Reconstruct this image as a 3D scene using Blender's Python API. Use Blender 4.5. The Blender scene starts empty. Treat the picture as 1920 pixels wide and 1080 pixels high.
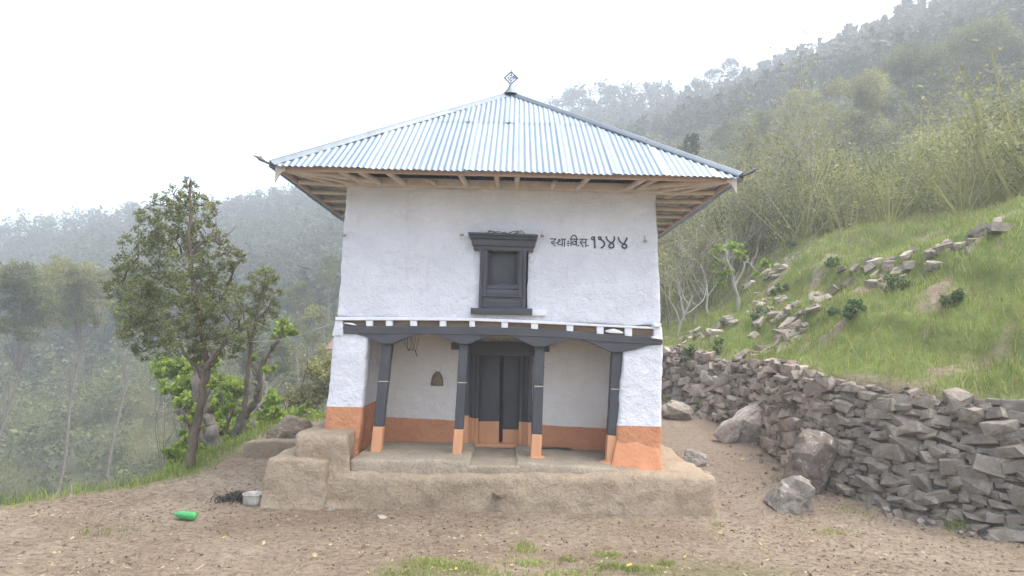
import bpy, bmesh, math, random
import numpy as np
from mathutils import Vector, Matrix, noise

sc = bpy.context.scene
COL = sc.collection
R = math.radians

# ------------------------------------------------------------------ camera, sky, sun, exposure
F = 1170.0                                   # focal length in pixels of a 1920 px wide picture
EYE = np.array([0.0, -9.36, 2.35])
PITCH, ROLL = math.atan(103 / F), R(1.45)
fwd = np.array([0, math.cos(PITCH), math.sin(PITCH)])
rt0 = np.array([1.0, 0, 0])
up0 = np.array([0, -math.sin(PITCH), math.cos(PITCH)])
rt = rt0 * math.cos(ROLL) + up0 * math.sin(ROLL)
upv = up0 * math.cos(ROLL) - rt0 * math.sin(ROLL)
cd = bpy.data.cameras.new('camera')
cd.sensor_width = 36.0
cd.lens = 36.0 * F / 1920
cd.clip_start, cd.clip_end = 0.05, 3000
cam = bpy.data.objects.new('camera', cd)
COL.objects.link(cam)
M4 = Matrix.Identity(4)
for i in range(3):
    M4[i][0], M4[i][1], M4[i][2], M4[i][3] = rt[i], upv[i], -fwd[i], EYE[i]
cam.matrix_world = M4
sc.camera = cam

SUN_EL, SUN_AZ = R(66), R(95)                # high on the right, veiled by haze
w = bpy.data.worlds.new('World')
sc.world = w
w.use_nodes = True
nt = w.node_tree
bg = nt.nodes['Background']
sky = nt.nodes.new('ShaderNodeTexSky')
sky.sky_type = 'NISHITA'
sky.sun_disc = False
sky.sun_elevation = SUN_EL
sky.sun_rotation = SUN_AZ
sky.altitude = 1500
sky.air_density = 1.0
sky.dust_density = 10.0
sky.ozone_density = 1.0
hs = nt.nodes.new('ShaderNodeHueSaturation')            # thin high cloud greys the blue out
hs.inputs['Saturation'].default_value = 0.8
nt.links.new(sky.outputs['Color'], hs.inputs['Color'])
nt.links.new(hs.outputs['Color'], bg.inputs['Color'])
bg.inputs['Strength'].default_value = 0.15
sl = bpy.data.lights.new('sun', 'SUN')
sl.energy = 1.5
sl.angle = R(70)
sl.color = (1.0, 0.94, 0.85)
so = bpy.data.objects.new('sun', sl)
COL.objects.link(so)
sd = Vector((math.sin(SUN_AZ) * math.cos(SUN_EL), math.cos(SUN_AZ) * math.cos(SUN_EL), math.sin(SUN_EL)))
so.rotation_euler = (-sd).to_track_quat('-Z', 'Y').to_euler()
so.location = (0, 0, 60)
vs = sc.view_settings
vs.view_transform, vs.look, vs.gamma, vs.exposure = 'Standard', 'None', 1.0, 1.9
vs.use_curve_mapping = False
sc.render.engine = 'CYCLES'
cy = sc.cycles
cy.use_denoising = True
cy.max_bounces, cy.diffuse_bounces, cy.glossy_bounces = 8, 4, 3
cy.transmission_bounces, cy.transparent_max_bounces, cy.volume_bounces = 4, 8, 2

# ------------------------------------------------------------------ picture rays used for measuring the place
def ray(px, py):
    return rt * ((px - 960) / F) + upv * ((540 - py) / F) + fwd

def P(px, py, Y):
    """point at depth Y (metres behind the house front) seen at that pixel"""
    d = ray(px, py)
    return EYE + d * ((Y - EYE[1]) / d[1])

def G(px, py, z):
    d = ray(px, py)
    return EYE + d * ((z - EYE[2]) / d[2])

# ------------------------------------------------------------------ object helpers
def mesh_np(name, v, f, mat=None, parent=None, smooth=False):
    """v (n,3) array, f (m,k) array of equal-size faces"""
    v = np.asarray(v, dtype=np.float32).reshape(-1, 3)
    f = np.asarray(f, dtype=np.int32)
    k = f.shape[1]
    me = bpy.data.meshes.new(name)
    me.vertices.add(len(v))
    me.vertices.foreach_set('co', v.ravel())
    me.loops.add(f.size)
    me.loops.foreach_set('vertex_index', f.ravel())
    me.polygons.add(len(f))
    me.polygons.foreach_set('loop_start', np.arange(0, f.size, k, dtype=np.int32))
    me.polygons.foreach_set('loop_total', np.full(len(f), k, dtype=np.int32))
    me.polygons.foreach_set('use_smooth', np.full(len(f), bool(smooth)))
    me.update(calc_edges=True)
    return link(name, me, mat, parent)

def mesh_py(name, v, f, mat=None, parent=None, smooth=False):
    me = bpy.data.meshes.new(name)
    me.from_pydata([tuple(map(float, p)) for p in v], [], [tuple(map(int, q)) for q in f])
    if smooth:
        for p in me.polygons:
            p.use_smooth = True
    me.update()
    return link(name, me, mat, parent)

def link(name, me, mat=None, parent=None):
    o = bpy.data.objects.new(name, me)
    COL.objects.link(o)
    if mat is not None:
        if len(me.materials) == 0:
            me.materials.append(mat)
    if parent is not None:
        o.parent = parent
        o.matrix_parent_inverse = Matrix.Translation(parent.location).inverted() if parent.parent is None and parent.location.length > 0 else Matrix.Identity(4)
    return o

def tag(o, label=None, cat=None, group=None, kind=None):
    if label: o['label'] = label
    if cat: o['category'] = cat
    if group: o['group'] = group
    if kind: o['kind'] = kind
    return o

def empty(name, loc=(0, 0, 0)):
    o = bpy.data.objects.new(name, None)
    o.location = loc
    o.empty_display_size = 0.2
    COL.objects.link(o)
    return o

def fix_normals(o):
    bm = bmesh.new()
    bm.from_mesh(o.data)
    bmesh.ops.recalc_face_normals(bm, faces=bm.faces)
    bm.to_mesh(o.data)
    bm.free()
    return o

# ------------------------------------------------------------------ numpy noise
def _h(ix, iy, s):
    n = (ix * 374761393 + iy * 668265263 + s * 974711) & 0x7fffffff
    n = ((n ^ (n >> 13)) * 1274126177) & 0x7fffffff
    return ((n ^ (n >> 16)) & 0xffff) / 65535.0

def vnoise(x, y, s=0):
    x = np.asarray(x, float); y = np.asarray(y, float)
    ix, iy = np.floor(x).astype(np.int64), np.floor(y).astype(np.int64)
    fx, fy = x - ix, y - iy
    fx, fy = fx * fx * (3 - 2 * fx), fy * fy * (3 - 2 * fy)
    a, b = _h(ix, iy, s), _h(ix + 1, iy, s)
    c, d = _h(ix, iy + 1, s), _h(ix + 1, iy + 1, s)
    return (a + (b - a) * fx) * (1 - fy) + (c + (d - c) * fx) * fy

def fbm(x, y, s=0, o=4):
    t, a, n = 0, 0.5, 0
    for i in range(o):
        t = t + a * (vnoise(x * 2 ** i, y * 2 ** i, s + i) - 0.5)
        n += a; a *= 0.5
    return t / n

def sm(a, b, x):
    t = np.clip((np.asarray(x, float) - a) / (b - a), 0, 1)
    return t * t * (3 - 2 * t)

# ------------------------------------------------------------------ materials
def new_mat(name):
    m = bpy.data.materials.new(name)
    m.use_nodes = True
    n = m.node_tree
    return m, n, n.nodes['Principled BSDF'], n.links

def nz(n, scale, detail=4, rough=0.55, dist=0.0, coord=None, vec_scale=None):
    t = n.nodes.new('ShaderNodeTexNoise')
    t.inputs['Scale'].default_value = scale
    t.inputs['Detail'].default_value = detail
    t.inputs['Roughness'].default_value = rough
    t.inputs['Distortion'].default_value = dist
    if coord is not None:
        if vec_scale is not None:
            mp = n.nodes.new('ShaderNodeMapping')
            mp.inputs['Scale'].default_value = vec_scale
            n.links.new(coord, mp.inputs['Vector'])
            coord = mp.outputs['Vector']
        n.links.new(coord, t.inputs['Vector'])
    return t

def ramp(n, src, stops):
    r = n.nodes.new('ShaderNodeValToRGB')
    e = r.color_ramp.elements
    while len(e) < len(stops):
        e.new(0.5)
    for i, (p, c) in enumerate(stops):
        e[i].position = p
        e[i].color = (*c, 1) if len(c) == 3 else c
    n.links.new(src, r.inputs['Fac'])
    return r

def mixc(n, fac, a, b, mode='MIX'):
    m = n.nodes.new('ShaderNodeMix')
    m.data_type = 'RGBA'
    m.blend_type = mode
    for sock, val in ((m.inputs['Factor'], fac), (m.inputs[6], a), (m.inputs[7], b)):
        if hasattr(val, 'is_output'):
            n.links.new(val, sock)
        elif isinstance(val, (int, float)):
            sock.default_value = val
        else:
            sock.default_value = (*val, 1)
    return m.outputs[2]

def math_n(n, op, a, b=None):
    m = n.nodes.new('ShaderNodeMath')
    m.operation = op
    for s, v in ((m.inputs[0], a), (m.inputs[1], b)):
        if v is None: continue
        if hasattr(v, 'is_output'): n.links.new(v, s)
        else: s.default_value = v
    return m.outputs[0]

def bump(n, p, heights):
    """heights: list of (socket, strength, distance)"""
    prev = None
    for h, s, d in heights:
        b = n.nodes.new('ShaderNodeBump')
        b.inputs['Strength'].default_value = s
        b.inputs['Distance'].default_value = d
        n.links.new(h, b.inputs['Height'])
        if prev is not None:
            n.links.new(prev, b.inputs['Normal'])
        prev = b.outputs['Normal']
    n.links.new(prev, p.inputs['Normal'])

def geo_pos(n):
    g = n.nodes.new('ShaderNodeNewGeometry')
    return g.outputs['Position']

def plain(name, c1, c2, scale=8, rough=0.85, metal=0.0, bmp=0.3, bscale=40, bdist=0.01, vec=None, spec=0.3):
    m, n, p, L = new_mat(name)
    co = geo_pos(n)
    t = nz(n, scale, 6, 0.65, 0.2, co, vec)
    r = ramp(n, t.outputs['Fac'], [(0.3, c1), (0.7, c2)])
    L.new(r.outputs['Color'], p.inputs['Base Color'])
    p.inputs['Roughness'].default_value = rough
    p.inputs['Metallic'].default_value = metal
    p.inputs['Specular IOR Level'].default_value = spec
    t2 = nz(n, bscale, 5, 0.6, 0.0, co, vec)
    bump(n, p, [(t2.outputs['Fac'], bmp, bdist)])
    return m

WHITE1, WHITE2 = (0.68, 0.69, 0.735), (0.78, 0.79, 0.83)
ORANGE1, ORANGE2 = (0.53, 0.24, 0.125), (0.62, 0.30, 0.17)

def plaster(name, line=None, w1=WHITE1, w2=WHITE2):
    """white lime wash; below the line z = a + b*x (+ wobble) red-clay wash"""
    m, n, p, L = new_mat(name)
    co = geo_pos(n)
    t = nz(n, 2.2, 6, 0.6, 0.3, co)
    white = ramp(n, t.outputs['Fac'], [(0.3, w1), (0.65, w2)]).outputs['Color']
    st = nz(n, 5, 8, 0.7, 0.8, co, (1, 1, 2.2))
    white = mixc(n, ramp(n, st.outputs['Fac'], [(0.58, (0, 0, 0)), (0.72, (0.45, 0.45, 0.45))]).outputs['Color'], white, (0.58, 0.54, 0.50))
    sv = nz(n, 3.0, 6, 0.65, 0.3, co, (2.6, 2.6, 0.35))
    white = mixc(n, ramp(n, sv.outputs['Fac'], [(0.58, (0, 0, 0)), (0.74, (0.4, 0.4, 0.4))]).outputs['Color'], white, (0.60, 0.57, 0.54))
    col = white
    if line is not None:
        a, b = line
        sx = n.nodes.new('ShaderNodeSeparateXYZ')
        L.new(co, sx.inputs[0])
        wob = nz(n, 6, 3, 0.5, 0, co)
        lv = math_n(n, 'ADD', math_n(n, 'MULTIPLY', sx.outputs['X'], b), a)
        lv = math_n(n, 'ADD', lv, math_n(n, 'MULTIPLY', math_n(n, 'SUBTRACT', wob.outputs['Fac'], 0.5), 0.02))
        msk = math_n(n, 'LESS_THAN', sx.outputs['Z'], lv)
        ot = nz(n, 3.5, 6, 0.65, 0.4, co)
        orange = ramp(n, ot.outputs['Fac'], [(0.3, ORANGE1), (0.7, ORANGE2)]).outputs['Color']
        col = mixc(n, msk, white, orange)
    L.new(col, p.inputs['Base Color'])
    p.inputs['Roughness'].default_value = 0.92
    p.inputs['Specular IOR Level'].default_value = 0.15
    b1 = nz(n, 9, 6, 0.62, 0.6, co)
    b2 = nz(n, 38, 4, 0.6, 0.3, co, (1, 1, 1.6))
    bump(n, p, [(b1.outputs['Fac'], 0.8, 0.06), (b2.outputs['Fac'], 0.7, 0.02)])
    return m

def leaf_mat(name, c1, c2, c3, trans=0.45, nscale=1.2):
    m, n, p, L = new_mat(name)
    g = n.nodes.new('ShaderNodeNewGeometry')
    r = ramp(n, g.outputs['Random Per Island'], [(0.0, c1), (0.55, c2), (1.0, c3)]).outputs['Color']
    t = nz(n, nscale, 3, 0.5, 0, g.outputs['Position'])
    v = ramp(n, t.outputs['Fac'], [(0.35, (0.72, 0.72, 0.72)), (0.65, (1.2, 1.2, 1.1))]).outputs['Color']
    col = mixc(n, 1.0, r, v, 'MULTIPLY')
    L.new(col, p.inputs['Base Color'])
    p.inputs['Roughness'].default_value = 0.6
    p.inputs['Specular IOR Level'].default_value = 0.25
    tr = n.nodes.new('ShaderNodeBsdfTranslucent')
    L.new(col, tr.inputs['Color'])
    mx = n.nodes.new('ShaderNodeMixShader')
    mx.inputs[0].default_value = trans
    L.new(p.outputs[0], mx.inputs[1])
    L.new(tr.outputs[0], mx.inputs[2])
    L.new(mx.outputs[0], n.nodes['Material Output'].inputs['Surface'])
    return m

MAT = {}
MAT['plaster'] = plaster('lime_plaster')
MAT['mud'] = None
MAT['dark'] = plain('charcoal_paint', (0.052, 0.054, 0.062), (0.083, 0.085, 0.095), 5, 0.62, 0, 0.5, 60, 0.006, (1, 1, 0.25), 0.4)
MAT['darkh'] = plain('charcoal_paint_rail', (0.052, 0.054, 0.062), (0.083, 0.085, 0.095), 5, 0.62, 0, 0.5, 60, 0.006, (0.25, 1, 1), 0.4)
MAT['orange_wood'] = plain('clay_washed_wood', (0.56, 0.28, 0.145), (0.64, 0.345, 0.195), 6, 0.85, 0, 0.4, 50, 0.006, (1, 1, 0.25))
MAT['white_wood'] = plain('lime_washed_wood', (0.70, 0.71, 0.74), (0.82, 0.83, 0.85), 9, 0.9, 0, 0.5, 50, 0.006)
MAT['brown_wood'] = plain('old_brown_wood', (0.10, 0.066, 0.045), (0.21, 0.15, 0.105), 7, 0.8, 0, 0.6, 50, 0.01, (0.3, 2, 2))
MAT['fascia_wood'] = plain('red_ochre_wood', (0.45, 0.31, 0.24), (0.55, 0.40, 0.32), 5, 0.8, 0, 0.5, 50, 0.006, (0.3, 0.3, 2))
MAT['soffit_wood'] = plain('weathered_soffit_wood', (0.22, 0.21, 0.205), (0.50, 0.465, 0.43), 5, 0.85, 0, 0.5, 60, 0.006, (0.4, 2, 2))
MAT['tan_wood'] = plain('pale_tan_wood', (0.46, 0.395, 0.34), (0.64, 0.57, 0.50), 5, 0.85, 0, 0.5, 60, 0.006)
MAT['iron'] = plain('dull_iron', (0.09, 0.09, 0.10), (0.17, 0.165, 0.16), 20, 0.6, 0.6, 0.2, 90, 0.002)
MAT['peg'] = plain('grey_peg', (0.22, 0.20, 0.17), (0.40, 0.37, 0.33), 20, 0.9)
MAT['twig'] = plain('dry_twig', (0.07, 0.055, 0.045), (0.15, 0.12, 0.09), 20, 0.9)
MAT['bark'] = plain('grey_bark', (0.10, 0.088, 0.075), (0.24, 0.21, 0.18), 9, 0.9, 0, 0.9, 26, 0.03, (1, 1, 0.35))
MAT['bark_pale'] = plain('pale_bark', (0.26, 0.24, 0.21), (0.45, 0.42, 0.38), 9, 0.9, 0, 0.6, 26, 0.02, (1, 1, 0.35))
MAT['bark_brown'] = plain('brown_bark', (0.085, 0.065, 0.05), (0.19, 0.15, 0.115), 9, 0.9, 0, 0.9, 30, 0.03, (1, 1, 0.25))
MAT['culm'] = plain('olive_culm', (0.17, 0.17, 0.10), (0.30, 0.29, 0.19), 6, 0.7)

def galvanised(name, base=(0.255, 0.32, 0.375)):
    m, n, p, L = new_mat(name)
    co = geo_pos(n)
    oi = n.nodes.new('ShaderNodeObjectInfo')
    t = nz(n, 2.5, 6, 0.65, 0.5, co, (2.5, 0.5, 0.5))
    c = ramp(n, t.outputs['Fac'], [(0.3, tuple(v * 0.82 for v in base)), (0.7, base)]).outputs['Color']
    ov = ramp(n, oi.outputs['Random'], [(0.0, (0.78, 0.80, 0.84)), (1.0, (1.1, 1.08, 1.05))]).outputs['Color']
    c = mixc(n, 1.0, c, ov, 'MULTIPLY')
    L.new(c, p.inputs['Base Color'])
    p.inputs['Metallic'].default_value = 0.65
    t3 = nz(n, 6, 5, 0.6, 0.2, co)
    rr = n.nodes.new('ShaderNodeMapRange')
    rr.inputs[3].default_value, rr.inputs[4].default_value = 0.40, 0.60
    L.new(t3.outputs['Fac'], rr.inputs[0])
    L.new(rr.outputs[0], p.inputs['Roughness'])
    bump(n, p, [(nz(n, 14, 3, 0.5, 0, co).outputs['Fac'], 0.12, 0.01)])
    return m
MAT['zinc'] = galvanised('galvanised_sheet')
MAT['zinc_cap'] = galvanised('galvanised_flashing', (0.125, 0.155, 0.18))

def mudmat(name, c1, c2, c3):
    m, n, p, L = new_mat(name)
    co = geo_pos(n)
    t = nz(n, 1.6, 7, 0.68, 0.5, co)
    c = ramp(n, t.outputs['Fac'], [(0.30, c1), (0.5, c2), (0.70, c3)]).outputs['Color']
    t2 = nz(n, 30, 5, 0.7, 0.2, co)
    c = mixc(n, ramp(n, t2.outputs['Fac'], [(0.35, (0.45, 0.45, 0.45)), (0.52, (0, 0, 0))]).outputs['Color'], c, (0.14, 0.10, 0.07))
    t6 = nz(n, 4.5, 8, 0.75, 0.9, co)
    c = mixc(n, ramp(n, t6.outputs['Fac'], [(0.54, (0, 0, 0)), (0.70, (0.4, 0.4, 0.4))]).outputs['Color'], c, tuple(v * 0.62 for v in c1))
    L.new(c, p.inputs['Base Color'])
    p.inputs['Roughness'].default_value = 0.95
    p.inputs['Specular IOR Level'].default_value = 0.1
    b1 = nz(n, 7, 7, 0.7, 0.6, co)
    b2 = nz(n, 45, 5, 0.7, 0.2, co)
    bump(n, p, [(b1.outputs['Fac'], 0.8, 0.06), (b2.outputs['Fac'], 0.7, 0.018)])
    return m
MAT['mud'] = mudmat('rammed_mud', (0.30, 0.235, 0.165), (0.36, 0.29, 0.208), (0.42, 0.35, 0.26))
MAT['mud_smooth'] = mudmat('smeared_mud', (0.33, 0.28, 0.21), (0.38, 0.328, 0.25), (0.43, 0.38, 0.30))
MAT['mud_red'] = mudmat('raw_mud', (0.20, 0.145, 0.10), (0.245, 0.185, 0.13), (0.29, 0.225, 0.165))

def rockmat(name, c1, c2, c3, lich=(0.36, 0.36, 0.31), la=0.6):
    m, n, p, L = new_mat(name)
    tc = n.nodes.new('ShaderNodeTexCoord')
    co = geo_pos(n)
    oi = n.nodes.new('ShaderNodeObjectInfo')
    t = nz(n, 5, 6, 0.65, 0.3, co)
    c = ramp(n, t.outputs['Fac'], [(0.28, c1), (0.5, c2), (0.72, c3)]).outputs['Color']
    ov = ramp(n, oi.outputs['Random'], [(0.0, (0.60, 0.55, 0.52)), (0.35, (0.85, 0.86, 0.84)), (0.7, (1.05, 1.0, 0.95)), (1.0, (1.4, 1.38, 1.34))]).outputs['Color']
    c = mixc(n, 1.0, c, ov, 'MULTIPLY')
    t2 = nz(n, 11, 6, 0.7, 0.4, co)
    c = mixc(n, ramp(n, t2.outputs['Fac'], [(0.55, (0, 0, 0)), (0.68, (la, la, la))]).outputs['Color'], c, lich)
    L.new(c, p.inputs['Base Color'])
    p.inputs['Roughness'].default_value = 0.92
    p.inputs['Specular IOR Level'].default_value = 0.2
    bump(n, p, [(nz(n, 16, 7, 0.7, 0.3, co).outputs['Fac'], 0.7, 0.02), (nz(n, 60, 4, 0.7, 0, co).outputs['Fac'], 0.5, 0.01)])
    return m
MAT['rock'] = rockmat('rubble_stone', (0.19, 0.163, 0.135), (0.29, 0.255, 0.215), (0.39, 0.35, 0.305))
MAT['boulder'] = rockmat('lichened_boulder', (0.17, 0.15, 0.13), (0.25, 0.225, 0.20), (0.33, 0.30, 0.27), (0.40, 0.41, 0.36), 0.8)

def ground_mat():
    m, n, p, L = new_mat('earth_and_grass')
    co = geo_pos(n)
    at = n.nodes.new('ShaderNodeAttribute')
    at.attribute_name = 'cover'
    sep = n.nodes.new('ShaderNodeSeparateColor')
    L.new(at.outputs['Color'], sep.inputs[0])
    t = nz(n, 0.55, 7, 0.68, 0.6, co)
    soil = ramp(n, t.outputs['Fac'], [(0.30, (0.235, 0.178, 0.122)), (0.5, (0.325, 0.258, 0.185)), (0.70, (0.41, 0.345, 0.26))]).outputs['Color']
    t1 = nz(n, 13, 7, 0.75, 0.3, co)
    soil = mixc(n, ramp(n, t1.outputs['Fac'], [(0.38, (0.75, 0.75, 0.75)), (0.55, (0, 0, 0))]).outputs['Color'], soil, (0.13, 0.092, 0.066))
    t2 = nz(n, 55, 5, 0.7, 0.1, co)
    soil = mixc(n, ramp(n, t2.outputs['Fac'], [(0.55, (0, 0, 0)), (0.66, (0.7, 0.7, 0.7))]).outputs['Color'], soil, (0.47, 0.41, 0.33))
    t4 = nz(n, 4, 5, 0.7, 0.3, co)
    grs = ramp(n, t4.outputs['Fac'], [(0.3, (0.12, 0.15, 0.05)), (0.55, (0.17, 0.215, 0.06)), (0.75, (0.25, 0.25, 0.11))]).outputs['Color']
    t5 = nz(n, 0.09, 6, 0.65, 0.4, co)
    brush = ramp(n, t5.outputs['Fac'], [(0.35, (0.075, 0.085, 0.045)), (0.5, (0.13, 0.125, 0.075)), (0.65, (0.20, 0.175, 0.12))]).outputs['Color']
    dirt = (0.245, 0.20, 0.162)
    soil = mixc(n, math_n(n, 'MULTIPLY', sep.outputs[2], 0.6), soil, dirt)
    c = mixc(n, sep.outputs[0], soil, grs)
    c = mixc(n, sep.outputs[1], c, brush)
    L.new(c, p.inputs['Base Color'])
    p.inputs['Roughness'].default_value = 0.97
    p.inputs['Specular IOR Level'].default_value = 0.1
    b1 = nz(n, 5, 8, 0.72, 0.4, co)
    b2 = nz(n, 40, 6, 0.75, 0.1, co)
    bump(n, p, [(b1.outputs['Fac'], 0.9, 0.10), (b2.outputs['Fac'], 0.9, 0.035)])
    return m
MAT['ground'] = ground_mat()

MAT['leaf_conifer'] = leaf_mat('conifer_needles', (0.11, 0.135, 0.06), (0.20, 0.225, 0.10), (0.34, 0.35, 0.17), 0.5, 1.6)
MAT['leaf_fresh'] = leaf_mat('fresh_spring_leaves', (0.17, 0.25, 0.04), (0.26, 0.36, 0.065), (0.40, 0.48, 0.13), 0.5, 2)
MAT['leaf_mid'] = leaf_mat('hillside_leaves', (0.085, 0.105, 0.045), (0.14, 0.165, 0.065), (0.23, 0.24, 0.12), 0.45, 0.5)  # kept pale: middle-distance haze is mixed into these leaf colours
MAT['leaf_yellow'] = leaf_mat('yellow_green_leaves', (0.16, 0.17, 0.06), (0.25, 0.255, 0.10), (0.36, 0.34, 0.17), 0.5, 0.7)
MAT['leaf_pine'] = leaf_mat('pine_needles', (0.022, 0.042, 0.030), (0.038, 0.064, 0.042), (0.062, 0.088, 0.055), 0.3, 0.3)
MAT['leaf_far'] = leaf_mat('far_wood_foliage', (0.030, 0.045, 0.022), (0.055, 0.072, 0.034), (0.115, 0.115, 0.065), 0.35, 0.06)
MAT['grass'] = leaf_mat('grass_blades', (0.15, 0.21, 0.045), (0.25, 0.33, 0.075), (0.42, 0.43, 0.17), 0.5, 1.1)
MAT['dry_grass'] = leaf_mat('dry_grass_blades', (0.22, 0.19, 0.08), (0.33, 0.28, 0.14), (0.44, 0.38, 0.22), 0.4, 1.5)
MAT['weed'] = leaf_mat('dark_weed_leaves', (0.05, 0.10, 0.04), (0.08, 0.15, 0.055), (0.13, 0.20, 0.08), 0.4, 3)
MAT['litter'] = leaf_mat('dry_litter', (0.15, 0.11, 0.075), (0.27, 0.21, 0.145), (0.38, 0.32, 0.23), 0.2, 2)
MAT['fallen'] = leaf_mat('fallen_yellow_leaf', (0.50, 0.42, 0.12), (0.55, 0.45, 0.15), (0.60, 0.50, 0.2), 0.3, 2)
MAT['ash'] = leaf_mat('dark_straw', (0.025, 0.025, 0.022), (0.05, 0.048, 0.04), (0.09, 0.085, 0.07), 0.1, 5)

# ------------------------------------------------------------------ terrain
WL = np.array([(-7, 13.5), (-2.5, 11.5), (1.5, 10.0), (3.5, 8.3), (4.15, 6.4), (4.75, 4.4), (4.95, 3.3), (4.85, 2.0), (4.85, 0.9),
               (5.7, -0.6), (7.3, -2.6), (9.5, -5), (12, -9), (14, -20)], float)

def wall_d(x, y):
    """signed distance to the retaining-wall line, positive uphill (right / behind)"""
    x = np.asarray(x, float); y = np.asarray(y, float)
    best = np.full(x.shape, 1e9); sgn = np.ones(x.shape)
    for a, b in zip(WL[:-1], WL[1:]):
        e = b - a
        t = np.clip(((x - a[0]) * e[0] + (y - a[1]) * e[1]) / (e @ e), 0, 1)
        dx, dy = x - a[0] - t * e[0], y - a[1] - t * e[1]
        d = np.hypot(dx, dy)
        s = np.where(e[0] * dy - e[1] * dx > 0, 1.0, -1.0)
        up = d < best - 1e-9
        best = np.where(up, d, best); sgn = np.where(up, s, sgn)
    return best * sgn

_az = np.radians([-180, -120, -75, -45, -35, -28, -22, -17, 2, 8, 14, 19, 25.5, 33, 42, 60, 90, 130, 180])
_el = np.array([8, 4, 30, 110, 160, 188, 208, 240, 385, 408, 420, 428, 470, 500, 510, 480, 380, 160, 8], float) / F    # tan(elevation) of the ridge
_rg = np.array([300, 320, 300, 270, 235, 215, 205, 198, 180, 165, 152, 142, 130, 118, 112, 110, 130, 220, 300], float)
_z0 = np.array([-6, -14, -18, -20, -19, -17, -15, -13, -2, 1, 3, 5, 8, 11, 13, 14, 12, 5, -6], float)   # height at 45 m
AZ_T = np.linspace(-math.pi, math.pi, 721)
_k = np.exp(-np.linspace(-2, 2, 17) ** 2); _k /= _k.sum()
def _smooth(t):
    q = np.interp(AZ_T, _az, t)
    q = np.concatenate([q[-9:-1], q, q[1:9]])
    return np.convolve(q, _k, 'valid')
EL_T, RG_T, Z0_T = _smooth(_el), _smooth(_rg), _smooth(_z0)

def edge_x(y):
    return np.clip(np.where(y > 5, -5.15 + 0.5 * (y - 5), np.where(y > 0.5, -5.15, -5.15 - 0.9 * (0.5 - y))), -16, 3)

def H(x, y):
    x = np.asarray(x, float); y = np.asarray(y, float)
    right = sm(1.2, 3.2, x)
    z = 0.05 + 0.10 * np.clip(-1.2 - y, 0, 9)
    z = z + right * 0.125 * np.clip(y + 0.6, 0, 7.5) + (1 - right) * 0.05 * np.clip(y, 0, 5)
    # left edge of the terrace
    xe = edge_x(y) + 0.35 * fbm(y * 0.6, x * 0 + 3, 7)
    d = np.clip(xe - x, 0, None)
    z = z + 0.06 * sm(0.9, 0.0, np.abs(xe - x)) - (0.62 * d * sm(0, 1.2, d))
    back = np.clip(y - 13, 0, None) * sm(5, 0, x)
    z = z - 0.5 * back
    z = np.maximum(z, -16)
    # uphill bank on the right
    wd = wall_d(x, y)
    fade = sm(-1.5, 3.2, x)
    dd = np.clip(wd, 0, None)
    hw = 1.25 + 0.42 * sm(5, 2.5, y) + 0.35 * fbm(x * 0.7, y * 0.7, 21)
    hw = hw * (1 - 0.3 * sm(5.6, 8.5, x) * sm(0, -3, y))
    grow_d = 0.66 * np.clip(dd - 0.35, 0, 5.2) + 0.18 * np.clip(dd - 5.5, 0, 30)
    grow_x = np.interp(x, [3.0, 4.2, 5.2, 6.4, 7.3, 8.2, 9.5, 12, 30], [0, 0.15, 0.5, 0.95, 1.35, 2.5, 3.6, 4.9, 9.0])
    wy = sm(4.0, 9.0, y)
    grow = np.minimum(grow_d, 9) * (1 - wy) + np.minimum(grow_x, grow_d) * wy
    grow = grow + 0.22 * sm(1.5, 1.75, dd + 0.5 * fbm(x * 0.8, y * 0.8, 35)) + 0.3 * sm(3.0, 3.3, dd + 0.7 * fbm(x * 0.6, y * 0.6, 36)) - 0.10 * np.clip(dd, 0, 5)
    bank = hw * sm(0.02, 0.42, dd) + grow
    bank = bank + sm(0.3, 1.5, dd) * (0.6 * fbm(x * 0.55, y * 0.55, 31) + 0.32 * fbm(x * 2.1, y * 2.1, 33))
    z = z + fade * bank
    # far slopes
    r = np.hypot(x, y - EYE[1]); az = np.arctan2(x, y - EYE[1])
    rg = np.interp(az, AZ_T, RG_T); el = np.interp(az, AZ_T, EL_T) ; z0 = np.interp(az, AZ_T, Z0_T)
    zr = EYE[2] + el * rg / np.cos(np.clip(np.abs(az), 0, 1.0)) ** 0
    t = np.clip((r - 45) / (rg - 45), 0, 1.0)
    zf = z0 + (zr - z0) * t ** 1.05 - np.clip(r - rg, 0, None) * 0.35
    nf = sm(45, 90, r)
    zf = zf + nf * (1 - 0.75 * sm(0.75, 1.0, t)) * (14 * fbm(x / 60, y / 60, 41) + 5 * fbm(x / 17, y / 17, 43))
    wgt = sm(26, 55, r)
    z = z * (1 - wgt) + zf * wgt
    z = z + 0.05 * fbm(x * 1.1, y * 1.1, 51) + 0.05 * fbm(x * 5, y * 5, 53) + 0.022 * fbm(x * 14, y * 14, 55)
    return z

def Hs(x, y):
    return float(H(np.array([x]), np.array([y]))[0])

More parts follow.
